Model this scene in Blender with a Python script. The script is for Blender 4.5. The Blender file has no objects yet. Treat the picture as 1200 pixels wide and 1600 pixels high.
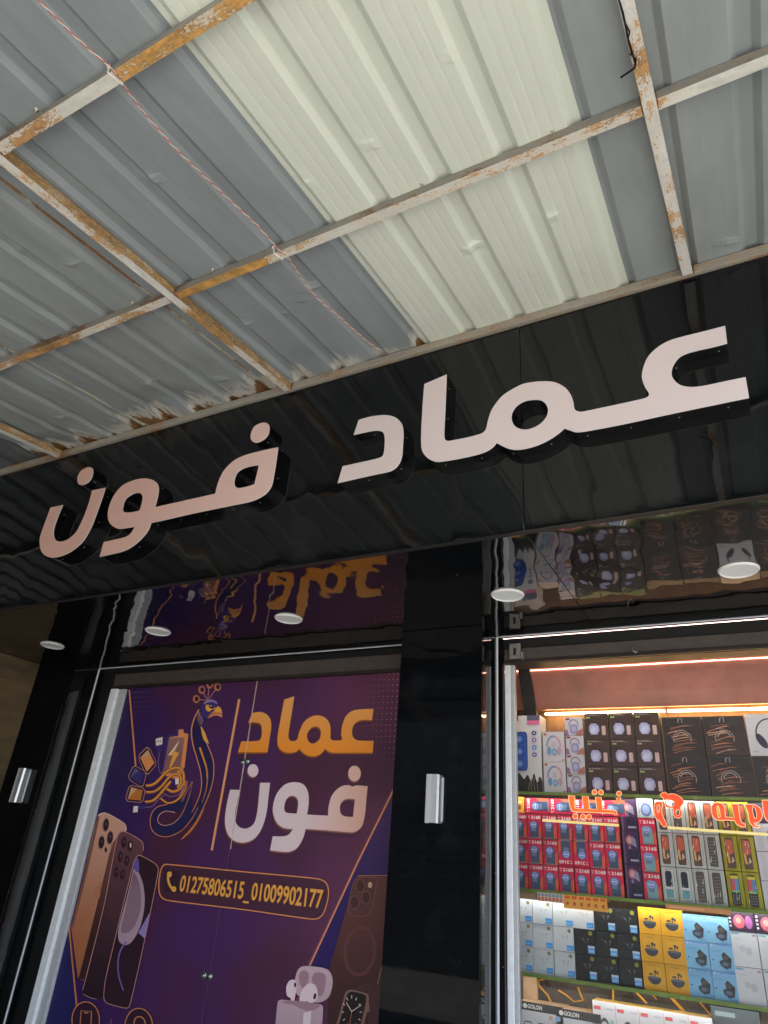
import bpy, math, random
from mathutils import Vector, Matrix, noise as mnoise
from mathutils.geometry import tessellate_polygon
random.seed(7)
R = math.radians
EYE = 1.6
# ------------------------------------------------------------------ camera
CAM = ((0.8823281815787586, 0.46488188042083817, 0.07336087000783521),
       (-0.1577436025838592, 0.438977019571661, -0.8845428944555758),
       (-0.4434117001566224, 0.7688849156696776, 0.4606539380270685))   # rows: right, down, forward
FPX = 1060.434
scene = bpy.context.scene
COL = scene.collection
cam = bpy.data.objects.new('camera', bpy.data.cameras.new('camera'))
COL.objects.link(cam)
CR, CD, CF = (Vector(v) for v in CAM)
cam.matrix_world = Matrix(((CR.x, -CD.x, -CF.x, 0), (CR.y, -CD.y, -CF.y, 0), (CR.z, -CD.z, -CF.z, EYE), (0, 0, 0, 1)))
cam.data.sensor_fit = 'HORIZONTAL'; cam.data.sensor_width = 36
cam.data.lens = FPX * 36 / 1200
cam.data.clip_start = 0.02; cam.data.clip_end = 500
scene.camera = cam
# ------------------------------------------------------------------ sky, sun, exposure
SUN_EL, SUN_ROT = R(52), R(86)
world = bpy.data.worlds.new('World'); scene.world = world; world.use_nodes = True
wn = world.node_tree; wn.nodes.clear()
wo = wn.nodes.new('ShaderNodeOutputWorld'); wb = wn.nodes.new('ShaderNodeBackground')
sky = wn.nodes.new('ShaderNodeTexSky'); sky.sky_type = 'NISHITA'; sky.sun_disc = False
sky.sun_elevation = SUN_EL; sky.sun_rotation = SUN_ROT; sky.dust_density = 2.0
wb.inputs['Strength'].default_value = 0.13
wn.links.new(sky.outputs[0], wb.inputs[0]); wn.links.new(wb.outputs[0], wo.inputs[0])
sd = bpy.data.lights.new('sun', 'SUN'); sd.energy = 4.0; sd.angle = R(0.5); sd.color = (1.0, 0.95, 0.87)
sun = bpy.data.objects.new('sun', sd); COL.objects.link(sun)
sdir = Vector((math.sin(SUN_ROT) * math.cos(SUN_EL), math.cos(SUN_ROT) * math.cos(SUN_EL), math.sin(SUN_EL)))
sun.rotation_euler = sdir.to_track_quat('Z', 'Y').to_euler(); sun.location = (4, 4, 12)
scene.view_settings.view_transform = 'Standard'; scene.view_settings.look = 'None'
scene.view_settings.gamma = 1; scene.view_settings.use_curve_mapping = False
scene.view_settings.exposure = 2.12

# ------------------------------------------------------------------ measuring helpers
def ray(u, v):
    a, b = (u - 600) / FPX, (v - 800) / FPX
    return CR * a + CD * b + CF
def qy(u, v, Y):
    """photo point -> (X, Z) on the upright plane at distance Y"""
    d = ray(u, v); t = Y / d.y
    return (d.x * t, d.z * t + EYE)
RZ, RS, RY = 2.40, 0.13, 2.43
def roofz(y): return EYE + RZ + RS * (y - RY)
def onroof(u, v, off=0.0):
    d = ray(u, v); t = (RZ - off - RS * RY) / (d.z - RS * d.y)
    return Vector((d.x * t, d.y * t, d.z * t + EYE))
def T(ox, oy, s):
    return lambda x, y: (ox + x / s, oy + y / s)

# ------------------------------------------------------------------ object helpers
def tag(o, label=None, cat=None, group=None, kind=None):
    if label: o['label'] = label
    if cat: o['category'] = cat
    if group: o['group'] = group
    if kind: o['kind'] = kind
    return o
def thing(name, loc, label, cat, group=None):
    o = bpy.data.objects.new(name, None); COL.objects.link(o)
    o.location = loc; o.empty_display_size = 0.1
    return tag(o, label, cat, group)
def worldloc(o):
    v = Vector(o.location)
    while o.parent: o = o.parent; v = v + o.location
    return v
def relabel_copy(root, loc, label, group=None):
    r = root.copy(); COL.objects.link(r); r.location = loc; r['label'] = label
    if group: r['group'] = group
    for ch in list(root.children):
        c = ch.copy(); COL.objects.link(c); c.parent = r
        for g in list(ch.children):
            d = g.copy(); COL.objects.link(d); d.parent = c
    return r

class MB:
    def __init__(s): s.v = []; s.f = []; s.m = []; s.mats = []; s.smooth = []
    def mi(s, m):
        if m not in s.mats: s.mats.append(m)
        return s.mats.index(m)
    def face(s, idx, m, sm=False): s.f.append(idx); s.m.append(s.mi(m)); s.smooth.append(sm)
    def box(s, x0, x1, y0, y1, z0, z1, m, bev=0.0):
        if bev:
            b = bev
            pts = []
            i = len(s.v)
            # chamfered box: 24 verts
            import itertools
            X = (x0, x1); Y = (y0, y1); Z = (z0, z1); sg = (1, -1)
            idx = {}
            for a in (0, 1):
                for c in (0, 1):
                    for e in (0, 1):
                        bx = X[a] + sg[a] * b; by = Y[c] + sg[c] * b; bz = Z[e] + sg[e] * b
                        for k, p in enumerate(((X[a], by, bz), (bx, Y[c], bz), (bx, by, Z[e]))):
                            idx[(a, c, e, k)] = len(s.v); s.v.append(p)
            def q(*ks): s.face([idx[k] for k in ks], m)
            for a in (0, 1): q((a, 0, 0, 0), (a, 1, 0, 0), (a, 1, 1, 0), (a, 0, 1, 0))
            for c in (0, 1): q((0, c, 0, 1), (1, c, 0, 1), (1, c, 1, 1), (0, c, 1, 1))
            for e in (0, 1): q((0, 0, e, 2), (1, 0, e, 2), (1, 1, e, 2), (0, 1, e, 2))
            for c in (0, 1):
                for e in (0, 1): q((0, c, e, 1), (1, c, e, 1), (1, c, e, 2), (0, c, e, 2))
            for a in (0, 1):
                for e in (0, 1): q((a, 0, e, 0), (a, 1, e, 0), (a, 1, e, 2), (a, 0, e, 2))
            for a in (0, 1):
                for c in (0, 1): q((a, c, 0, 0), (a, c, 1, 0), (a, c, 1, 1), (a, c, 0, 1))
            for a in (0, 1):
                for c in (0, 1):
                    for e in (0, 1): q((a, c, e, 0), (a, c, e, 1), (a, c, e, 2))
            return
        i = len(s.v)
        s.v += [(x0, y0, z0), (x1, y0, z0), (x1, y1, z0), (x0, y1, z0), (x0, y0, z1), (x1, y0, z1), (x1, y1, z1), (x0, y1, z1)]
        for f in ((0, 3, 2, 1), (4, 5, 6, 7), (0, 1, 5, 4), (1, 2, 6, 5), (2, 3, 7, 6), (3, 0, 4, 7)):
            s.face([i + k for k in f], m)
    def bar(s, a, b, w, h, m):
        """beam from a to b (its underside centre line), width w, height h, cut into segments"""
        a, b = Vector(a), Vector(b); d = (b - a); n = d.normalized()
        side = n.cross(Vector((0, 0, 1))).normalized() * (w / 2); up = Vector((0, 0, h))
        i = len(s.v)
        for p in (a, b):
            s.v += [tuple(p - side), tuple(p + side), tuple(p + side + up), tuple(p - side + up)]
        for k in range(4): s.face([i + k, i + (k + 1) % 4, i + 4 + (k + 1) % 4, i + 4 + k], m)
        s.face([i, i + 3, i + 2, i + 1], m); s.face([i + 4, i + 5, i + 6, i + 7], m)
    def tube(s, pts, r, m, n=8, caps=True):
        pts = [Vector(p) for p in pts]; i0 = len(s.v)
        prev = Vector((0.13, 0.31, 0.94))
        for k, p in enumerate(pts):
            t = (pts[min(k + 1, len(pts) - 1)] - pts[max(k - 1, 0)]).normalized()
            a = (prev - t * prev.dot(t)).normalized(); prev = a; b = t.cross(a)
            for j in range(n):
                an = 2 * math.pi * j / n
                s.v.append(tuple(p + (a * math.cos(an) + b * math.sin(an)) * r))
        for k in range(len(pts) - 1):
            for j in range(n):
                s.face([i0 + k * n + j, i0 + k * n + (j + 1) % n, i0 + (k + 1) * n + (j + 1) % n, i0 + (k + 1) * n + j], m, True)
        if caps:
            s.face([i0 + j for j in range(n)][::-1], m); s.face([i0 + (len(pts) - 1) * n + j for j in range(n)], m)
    def lathe(s, prof, c, axis, m, n=32):
        """prof: (r, h) along axis from c"""
        c = Vector(c); ax = Vector(axis).normalized()
        a = ax.orthogonal().normalized(); b = ax.cross(a); i0 = len(s.v)
        for r, h in prof:
            for j in range(n):
                an = 2 * math.pi * j / n
                s.v.append(tuple(c + ax * h + (a * math.cos(an) + b * math.sin(an)) * r))
        for k in range(len(prof) - 1):
            for j in range(n):
                s.face([i0 + k * n + j, i0 + k * n + (j + 1) % n, i0 + (k + 1) * n + (j + 1) % n, i0 + (k + 1) * n + j], m, True)
    def poly(s, loop, m, P, holes=()):
        """flat polygon; P maps 2-D to 3-D"""
        loops = [[Vector((x, y, 0)) for x, y in L] for L in [loop] + list(holes)]
        flat = [p for L in loops for p in L]
        i = len(s.v)
        s.v += [tuple(P(p.x, p.y)) for p in flat]
        for t in tessellate_polygon(loops): s.face([i + k for k in t], m)
    def build(s, name, parent=None, origin=None):
        me = bpy.data.meshes.new(name)
        if parent is not None: o0 = worldloc(parent)
        else: o0 = Vector(origin) if origin else Vector((0, 0, 0))
        me.from_pydata([tuple(Vector(p) - o0) for p in s.v], [], s.f)
        for m in s.mats: me.materials.append(m)
        me.polygons.foreach_set('material_index', s.m)
        me.polygons.foreach_set('use_smooth', s.smooth)
        me.update()
        o = bpy.data.objects.new(name, me); COL.objects.link(o)
        if parent is not None: o.parent = parent
        else: o.location = o0
        return o

def sm(pts, closed=True, n=8):
    """outline through points; a third value 1 marks a corner"""
    P = [(p[0], p[1]) for p in pts]; C = [len(p) > 2 for p in pts]; N = len(P); out = []
    segs = range(N) if closed else range(N - 1)
    for i in segs:
        p1, p2 = P[i], P[(i + 1) % N]
        j0 = (i - 1) % N if (closed or i > 0) else i
        j3 = (i + 2) % N if (closed or i < N - 2) else (i + 1) % N
        p0, p3 = P[j0], P[j3]
        m1 = (0.5 * (p2[0] - p0[0]), 0.5 * (p2[1] - p0[1])); m2 = (0.5 * (p3[0] - p1[0]), 0.5 * (p3[1] - p1[1]))
        # limit tangents by segment length
        L = math.hypot(p2[0] - p1[0], p2[1] - p1[1])
        def lim(m):
            l = math.hypot(*m); return m if l <= L or l == 0 else (m[0] * L / l, m[1] * L / l)
        m1, m2 = lim(m1), lim(m2)
        ch = (p2[0] - p1[0], p2[1] - p1[1])
        if C[i] and C[(i + 1) % N]: out.append(p1); continue
        if C[i]: m1 = (2 * ch[0] - m2[0], 2 * ch[1] - m2[1]); m1 = (m1[0] * .75, m1[1] * .75)
        if C[(i + 1) % N]: m2 = (2 * ch[0] - m1[0], 2 * ch[1] - m1[1]); m2 = (m2[0] * .75, m2[1] * .75)
        for k in range(n):
            t = k / n; t2 = t * t; t3 = t2 * t
            a, b, c, d = 2 * t3 - 3 * t2 + 1, t3 - 2 * t2 + t, -2 * t3 + 3 * t2, t3 - t2
            out.append((a * p1[0] + b * m1[0] + c * p2[0] + d * m2[0], a * p1[1] + b * m1[1] + c * p2[1] + d * m2[1]))
    if not closed: out.append(P[-1])
    return out
def ell(cx, cy, rx, ry, n=28, rot=0):
    c, s_ = math.cos(rot), math.sin(rot)
    return [(cx + rx * math.cos(a) * c - ry * math.sin(a) * s_, cy + rx * math.cos(a) * s_ + ry * math.sin(a) * c)
            for a in (2 * math.pi * k / n for k in range(n))]
def rrect(x0, y0, x1, y1, r, n=5):
    out = []
    for cx, cy, a0 in ((x1 - r, y1 - r, 0), (x0 + r, y1 - r, 90), (x0 + r, y0 + r, 180), (x1 - r, y0 + r, 270)):
        for k in range(n + 1):
            a = R(a0 + 90 * k / n); out.append((cx + r * math.cos(a), cy + r * math.sin(a)))
    return out
def mapp(f, pts): return [tuple(f(p[0], p[1])) + tuple(p[2:]) for p in pts]

_tc = {}
def text_tris(body, bold=0.0, shear=0.0):
    """glyph triangles of a line of text at size 1 (built-in font)"""
    key = (body, bold, shear)
    if key in _tc: return _tc[key]
    c = bpy.data.curves.new('t', 'FONT'); c.body = body; c.offset = bold; c.shear = shear; c.resolution_u = 3
    o = bpy.data.objects.new('t', c); COL.objects.link(o)
    dg = bpy.context.evaluated_depsgraph_get(); me = o.evaluated_get(dg).to_mesh()
    me.calc_loop_triangles()
    vs = [(v.co.x, v.co.y) for v in me.vertices]; ts = [tuple(t.vertices) for t in me.loop_triangles]
    bpy.data.objects.remove(o); bpy.data.curves.remove(c)
    _tc[key] = (vs, ts); return _tc[key]

class Print:
    """flat printing on a plane: every added shape lies a hair in front of the one before"""
    def __init__(s, plane, step=0.0001): s.mb = MB(); s.plane = plane; s.k = 1; s.step = step
    def P(s):
        k = s.k; s.k += 1
        return lambda a, b: s.plane(a, b, k * s.step)
    def poly(s, loop, m, holes=()): s.mb.poly([p[:2] for p in loop], m, s.P(), holes)
    def rect(s, x0, y0, x1, y1, m): s.poly([(x0, y0), (x1, y0), (x1, y1), (x0, y1)], m)
    def stroke(s, pts, w, m, closed=False, w1=None):
        P = s.P(); n = len(pts); i0 = len(s.mb.v)
        for k, p in enumerate(pts):
            a = pts[(k - 1) % n] if (closed or k) else p; b = pts[(k + 1) % n] if (closed or k < n - 1) else p
            dx, dy = b[0] - a[0], b[1] - a[1]; l = math.hypot(dx, dy) or 1
            ww = (w if w1 is None else w + (w1 - w) * k / (n - 1)) / 2
            nx, ny = -dy / l * ww, dx / l * ww
            s.mb.v += [tuple(P(p[0] + nx, p[1] + ny)), tuple(P(p[0] - nx, p[1] - ny))]
        for k in range(n if closed else n - 1):
            a, b = i0 + 2 * k, i0 + 2 * ((k + 1) % n)
            s.mb.face([a, a + 1, b + 1, b], m)
    def many(s, loops, m):
        P = s.P()
        for L in loops: s.mb.poly(L, m, P)
    def text(s, body, x, y, w, h, m, bold=0.0, rot=0, shear=0.0):
        """text fitted in the box x, y, w, h (lower left corner)"""
        vs, ts = text_tris(body, bold, shear)
        if not vs: return
        x0 = min(v[0] for v in vs); x1 = max(v[0] for v in vs); y0 = min(v[1] for v in vs); y1 = max(v[1] for v in vs)
        P = s.P(); i = len(s.mb.v)
        for a, b in vs:
            a, b = (a - x0) / (x1 - x0), (b - y0) / (y1 - y0)
            if rot == 90: a, b = 1 - b, a
            if rot == 180: a, b = 1 - a, 1 - b
            s.mb.v.append(tuple(P(x + a * w, y + b * h)))
        for t in ts: s.mb.face([i + k for k in t], m)

# ------------------------------------------------------------------ materials
def nd(nt, t, **kw):
    n = nt.nodes.new(t)
    for k, v in kw.items(): setattr(n, k, v)
    return n
def mat(name, col, rough=0.5, metal=0.0, ior=1.45, var=0.0, vscale=8.0, bump=0.0, bscale=20.0, emit=None, estr=0.0,
        stretch=(1, 1, 1), alpha=None):
    m = bpy.data.materials.new(name); m.use_nodes = True; nt = m.node_tree
    b = nt.nodes['Principled BSDF']
    b.inputs['Base Color'].default_value = (*col, 1); b.inputs['Roughness'].default_value = rough
    b.inputs['Metallic'].default_value = metal; b.inputs['IOR'].default_value = ior
    if emit: b.inputs['Emission Color'].default_value = (*emit, 1); b.inputs['Emission Strength'].default_value = estr
    if var or bump:
        tc = nd(nt, 'ShaderNodeTexCoord'); mp = nd(nt, 'ShaderNodeMapping'); mp.inputs['Scale'].default_value = stretch
        nt.links.new(tc.outputs['Object'], mp.inputs[0])
    if var:
        n = nd(nt, 'ShaderNodeTexNoise'); n.inputs['Scale'].default_value = vscale; n.inputs['Detail'].default_value = 6
        n.inputs['Roughness'].default_value = 0.65
        nt.links.new(mp.outputs[0], n.inputs['Vector'])
        mr = nd(nt, 'ShaderNodeMapRange'); mr.inputs[1].default_value = 0.3; mr.inputs[2].default_value = 0.7
        mr.inputs[3].default_value = 1 - var; mr.inputs[4].default_value = 1 + var
        nt.links.new(n.outputs[0], mr.inputs[0])
        mx = nd(nt, 'ShaderNodeVectorMath', operation='SCALE'); mx.inputs[0].default_value = col
        nt.links.new(mr.outputs[0], mx.inputs['Scale']); nt.links.new(mx.outputs[0], b.inputs['Base Color'])
        rr = nd(nt, 'ShaderNodeMapRange'); rr.inputs[3].default_value = max(0, rough - .12 * (rough > .1)); rr.inputs[4].default_value = min(1, rough + .12 * (rough > .1))
        nt.links.new(n.outputs[0], rr.inputs[0]); nt.links.new(rr.outputs[0], b.inputs['Roughness'])
    if bump:
        n2 = nd(nt, 'ShaderNodeTexNoise'); n2.inputs['Scale'].default_value = bscale; n2.inputs['Detail'].default_value = 2
        nt.links.new(mp.outputs[0], n2.inputs['Vector'])
        bp = nd(nt, 'ShaderNodeBump'); bp.inputs['Strength'].default_value = 1.0; bp.inputs['Distance'].default_value = bump
        nt.links.new(n2.outputs[0], bp.inputs['Height']); nt.links.new(bp.outputs[0], b.inputs['Normal'])
    return m
def ramp2(nt, src, lo, hi, c0, c1):
    mr = nd(nt, 'ShaderNodeMapRange'); mr.interpolation_type = 'SMOOTHSTEP'
    mr.inputs[1].default_value = lo; mr.inputs[2].default_value = hi
    nt.links.new(src, mr.inputs[0])
    mx = nd(nt, 'ShaderNodeMix', data_type='RGBA'); nt.links.new(mr.outputs[0], mx.inputs[0])
    for s_, c in ((6, c0), (7, c1)):
        if isinstance(c, tuple): mx.inputs[s_].default_value = (*c, 1)
        else: nt.links.new(c, mx.inputs[s_])
    return mx.outputs[2]
def rusty(name, paint, amount, rust=(0.30, 0.135, 0.035), scale=9.0, streak=(1, 1, 1)):
    """chipped paint over rust; amount 0..1 = how much rust"""
    m = mat(name, paint, 0.6); nt = m.node_tree; b = nt.nodes['Principled BSDF']
    tc = nd(nt, 'ShaderNodeTexCoord'); mp = nd(nt, 'ShaderNodeMapping'); mp.inputs['Scale'].default_value = streak
    nt.links.new(tc.outputs['Object'], mp.inputs[0])
    def noi(sc, det, ro=.6):
        n = nd(nt, 'ShaderNodeTexNoise'); n.inputs['Scale'].default_value = sc; n.inputs['Detail'].default_value = det; n.inputs['Roughness'].default_value = ro
        nt.links.new(mp.outputs[0], n.inputs['Vector']); return n.outputs[0]
    big = noi(scale * .45, 3); mid = noi(scale * 3, 8, .75); fine = noi(170, 5, .8)
    a = nd(nt, 'ShaderNodeMath', operation='MULTIPLY_ADD'); nt.links.new(big, a.inputs[0]); a.inputs[1].default_value = 1.3; nt.links.new(mid, a.inputs[2])
    a2 = nd(nt, 'ShaderNodeMath', operation='MULTIPLY_ADD'); nt.links.new(fine, a2.inputs[0]); a2.inputs[1].default_value = .75; nt.links.new(a.outputs[0], a2.inputs[2])
    th = 1.52 + (0.5 - amount) * 0.75
    rc = ramp2(nt, mid, .35, .68, tuple(c * .45 for c in rust), tuple(c * 1.35 for c in rust))
    pc = ramp2(nt, mid, .3, .7, tuple(c * .74 for c in paint), tuple(min(1, c * 1.08) for c in paint))
    stain = ramp2(nt, a2.outputs[0], th - .16, th - .02, pc, tuple(p * .72 + r__ * .32 for p, r__ in zip(paint, rust)))
    out = ramp2(nt, a2.outputs[0], th - .02, th + .04, stain, rc)
    nt.links.new(out, b.inputs['Base Color'])
    bp = nd(nt, 'ShaderNodeBump'); bp.inputs['Distance'].default_value = .0015; bp.inputs['Strength'].default_value = .8
    nt.links.new(a2.outputs[0], bp.inputs['Height']); nt.links.new(bp.outputs[0], b.inputs['Normal'])
    return m
def gloss_panel(name, ior, bump, bscale, stretch=(1, 1, 1), col=(0.0035, 0.004, 0.0045), rough=0.015):
    """black mirror-gloss cladding with a slightly buckled skin"""
    m = mat(name, col, rough, ior=ior); nt = m.node_tree; b = nt.nodes['Principled BSDF']
    ge = nd(nt, 'ShaderNodeTexCoord'); mp = nd(nt, 'ShaderNodeMapping'); mp.inputs['Scale'].default_value = stretch
    nt.links.new(ge.outputs['Object'], mp.inputs[0])
    n = nd(nt, 'ShaderNodeTexNoise'); n.inputs['Scale'].default_value = bscale; n.inputs['Detail'].default_value = 1.5; n.inputs['Roughness'].default_value = .35
    n.inputs['Distortion'].default_value = .6
    nt.links.new(mp.outputs[0], n.inputs['Vector'])
    bp = nd(nt, 'ShaderNodeBump'); bp.inputs['Strength'].default_value = 1; bp.inputs['Distance'].default_value = bump
    nt.links.new(n.outputs[0], bp.inputs['Height']); nt.links.new(bp.outputs[0], b.inputs['Normal'])
    d = nd(nt, 'ShaderNodeTexNoise'); d.inputs['Scale'].default_value = 5; d.inputs['Detail'].default_value = 8; d.inputs['Roughness'].default_value = .7
    nt.links.new(ge.outputs['Object'], d.inputs['Vector'])
    o = ramp2(nt, d.outputs[0], .5, .78, col, tuple(c * 2.5 + .003 for c in col))
    sk = nd(nt, 'ShaderNodeTexNoise'); sk.inputs['Scale'].default_value = 42; sk.inputs['Detail'].default_value = 1
    nt.links.new(ge.outputs['Object'], sk.inputs['Vector'])
    o = ramp2(nt, sk.outputs[0], .80, .83, o, (.16, .17, .17)); nt.links.new(o, b.inputs['Base Color'])
    r = nd(nt, 'ShaderNodeMapRange'); r.inputs[1].default_value = .45; r.inputs[2].default_value = .8; r.inputs[3].default_value = rough; r.inputs[4].default_value = rough + .06
    nt.links.new(d.outputs[0], r.inputs[0]); nt.links.new(r.outputs[0], b.inputs['Roughness'])
    return m
def grad(name, axis, lo, hi, c0, c1, rough=0.5):
    """printed two-colour blend along an axis of the object (metres)"""
    if axis == 2: lo, hi = lo + EYE - .12, hi + EYE - .12      # heights are given from eye level
    m = mat(name, c0, rough); nt = m.node_tree; b = nt.nodes['Principled BSDF']
    tc = nd(nt, 'ShaderNodeTexCoord'); sp = nd(nt, 'ShaderNodeSeparateXYZ'); nt.links.new(tc.outputs['Object'], sp.inputs[0])
    nt.links.new(ramp2(nt, sp.outputs[axis], lo, hi, c0, c1), b.inputs['Base Color'])
    return m
M = {}
M['fascia'] = gloss_panel('black gloss fascia', 1.45, 0.008, 2.4, (1, 1, .55))
M['soffit'] = gloss_panel('black mirror soffit', 2.05, 0.0052, 3.4, (1.2, .8, 1))
M['column'] = gloss_panel('black gloss column', 1.19, 0.003, 1.6, (1, 1, .6), (0.003, 0.0035, 0.0045))
M['reveal'] = gloss_panel('black mirror reveal', 1.7, 0.002, 4.0, (1, 1, 1))
M['trim'] = mat('satin steel trim', (.80, .80, .88), .45, .0)
M['black'] = mat('matt black', (.006, .006, .006), .6)
M['edge'] = mat('panel edge', (.012, .012, .012), .5)
M['frame'] = mat('white painted frame', (.84, .87, .90), .45, var=.08, vscale=30, bump=.0006, bscale=40)
M['frame2'] = mat('grey inner frame', (.48, .50, .53), .5, var=.08, vscale=30)
M['shutter'] = rusty('brown shutter box', (.075, .062, .055), .30, (.06, .035, .022), 5, (.4, 1, 1))
M['darkmetal'] = mat('dark brown metal', (.035, .025, .022), .45, .3, var=.3, vscale=12)
M['steel'] = mat('worn steel', (.35, .33, .29), .4, .7, var=.2, vscale=40)
M['letter_pale'] = mat('pale grey pink acrylic', (.64, .545, .54), .35, var=.02, vscale=3)
M['return'] = gloss_panel('black letter return', 1.5, .0004, 12, (1, 1, 1), (.003, .003, .004), .08)
M['wall_brown'] = mat('olive brown wall', (.085, .06, .030), .8, var=.45, vscale=3.5, stretch=(1, .5, 2.2), bump=.004, bscale=14)
M['lamp_ring'] = mat('white lamp ring', (.80, .80, .80), .35)
M['lamp_glass'] = mat('opal diffuser', (.72, .77, .76), .4)
M['alu'] = mat('brushed aluminium', (.50, .52, .55), .35, .75, var=.05, vscale=60, stretch=(1, 1, .05))
M['alu_pale'] = mat('paler aluminium', (.62, .62, .66), .4, .2)

# ------------------------------------------------------------------ ground and street behind the photographer
asph = mat('dusty street paving', (.34, .33, .30), .85, var=.22, vscale=1.2, bump=.01, bscale=30)
g = MB(); g.box(-60, 60, -60, 60, -0.3, 0.0, asph)
tag(g.build('ground'), kind='structure')
pv = mat('shop pavement tiles', (.32, .31, .29), .6, var=.15, vscale=3)
g = MB(); g.box(-9, 9, -1.6, 3.45, 0.0, 0.12, pv)
tag(g.build('pavement'), kind='structure')
ow = mat('shaded plaster opposite', (.32, .30, .27), .9, var=.25, vscale=2)
ow2 = mat('grey rolling shutter', (.20, .21, .22), .5, .3, var=.2, vscale=4)
b = thing('opposite_building', (-3, -6, 0), 'low plaster shop row across the street behind the photographer', 'building')
g = MB(); g.box(-16, .3, -9, -6, 0.0, 5.2, ow); g.build('wall', b)
for k in range(4):
    g = MB(); x = -15.5 + 4.0 * k
    g.box(x, x + 3.0, -5.998, -5.96, .1, 2.7, ow2)
    for j in range(16): g.box(x, x + 3.0, -5.96, -5.94, .18 + .16 * j, .26 + .16 * j, ow2)
    g.build('rolling_shutter', b)
# neighbouring return wall on the left
nb = MB(); nb.box(-5.65, -5.136, -.4, 3.52, 0.122, EYE + 1.247, M['wall_brown'])
tag(nb.build('neighbour_wall', origin=(-5.4, 1.5, 0.122)), 'olive brown stone side wall left of the black shopfront', 'wall')

# ------------------------------------------------------------------ shopfront building
SO = EYE + 1.25; FT = EYE + 2.35
shop = thing('shopfront', (-2, 3.5, 0), 'shopfront clad in black mirror-gloss panels under the metal canopy', 'building')
g = MB()
g.box(-9, 9, 4.62, 9, 0.0, EYE + 1.9, M['black'])            # mass behind
g.box(-9, 9, 2.468, 9, EYE + 1.9, EYE + 2.6, ow)
g.build('building_wall', shop)
SEAM = [-9.0, -6.2, -3.42, -0.735, 1.7, 5.0]
for a, c in zip(SEAM, SEAM[1:]):
    g = MB(); g.box(a + .0012, c - .0012, 2.43, 2.46, SO, FT, M['fascia'], bev=.0015)
    g.build('fascia_panel', shop)
for a, c in zip(SEAM, SEAM[1:]):
    g = MB(); g.box(a + .0012, c - .0012, 2.461, 3.765, SO, SO + .03, M['soffit'], bev=.0012)
    g.build('soffit_panel', shop)
g = MB(); g.box(-9.0, 5.0, 2.4305, 2.4605, SO - .0022, SO - .0004, M['edge'], bev=.001); g.build('fascia_edge_strip', shop)
def column(x0, x1):
    g = MB(); g.box(x0, x1, 3.50, 3.52, .12, SO - .001, M['column'], bev=.002)
    g.box(x1 - .02, x1, 3.522, 3.745, .12, SO - .001, M['reveal'])
    g.box(x0, x0 + .02, 3.522, 3.745, .12, SO - .001, M['reveal'])
    g.box(x0 - .035, x0 + .0185, 3.747, 3.765, .12, SO - .008, M['column']) ; g.box(x1 - .0185, x1 + .035, 3.747, 3.765, .12, SO - .008, M['column'])
    o = g.build('column', shop)
    return o
column(-5.134, -4.712); column(-1.822, -1.317); column(1.25, 1.7)
g = MB()
for x0, x1 in ((-4.7035, -1.823), (-1.3085, 1.24)): g.box(x0, x1, 3.738, 3.746, SO - .0040, SO - .0006, M['trim'])
g.build('trim_strip', shop)
for x in (-4.7078, -1.3128):
    g = MB(); g.box(x - .0040, x + .0040, 3.738, 3.746, .12, SO - .0015, M['trim']); g.build('trim_strip', shop)
# header boxes over the two bays
g = MB(); g.box(-4.70, -1.825, 3.785, 3.90, EYE + 1.205, SO - .003, M['black']); g.box(-1.34, 1.27, 3.785, 3.90, EYE + 1.185, SO - .003, M['black']); g.build('header_panel', shop)
for x0, x1 in ((-4.71, -4.534), (-1.345, -1.2895)):
    g = MB(); g.box(x0, x1, 3.785, 3.80, .13, EYE + (1.204 if x0 < -3 else 1.184), M['black']); g.build('jamb_panel', shop)
def shutter_box(x0, x1, zt, zb):
    g = MB(); g.box(x0, x1, 3.775, 3.79, zb + .02, zt, M['shutter'], bev=.003)
    g.box(x0, x1, 3.765, 3.783, zb, zb + .018, M['darkmetal'], bev=.002)
    g.box(x0, x1, 3.792, 3.90, zb, zt, M['darkmetal'])
    return g
shutter_box(-4.54, -1.85, EYE + 1.203, EYE + 1.088).build('shutter_box', shop)
g = shutter_box(-1.281, 1.24, EYE + 1.183, EYE + 1.095); g.build('shutter_box', shop)
g = MB()
g.box(-1.24, -1.175, 3.745, 3.763, EYE + 1.115, EYE + 1.205, M['steel'], bev=.002)
g.box(-1.215, -1.20, 3.740, 3.7445, EYE + 1.135, EYE + 1.175, M['black'])
g.box(-1.17, -1.155, 3.735, 3.765, EYE + 1.11, EYE + 1.15, M['steel'])
g.build('shutter_bracket', shop)
g = MB(); g.tube([(-.555, 3.764, EYE + 1.145), (-.555, 3.75, EYE + 1.14), (-.552, 3.742, EYE + 1.115), (-.54, 3.745, EYE + 1.105), (-.53, 3.75, EYE + 1.115)], .004, M['steel']); g.build('shutter_hook', shop)

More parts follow.
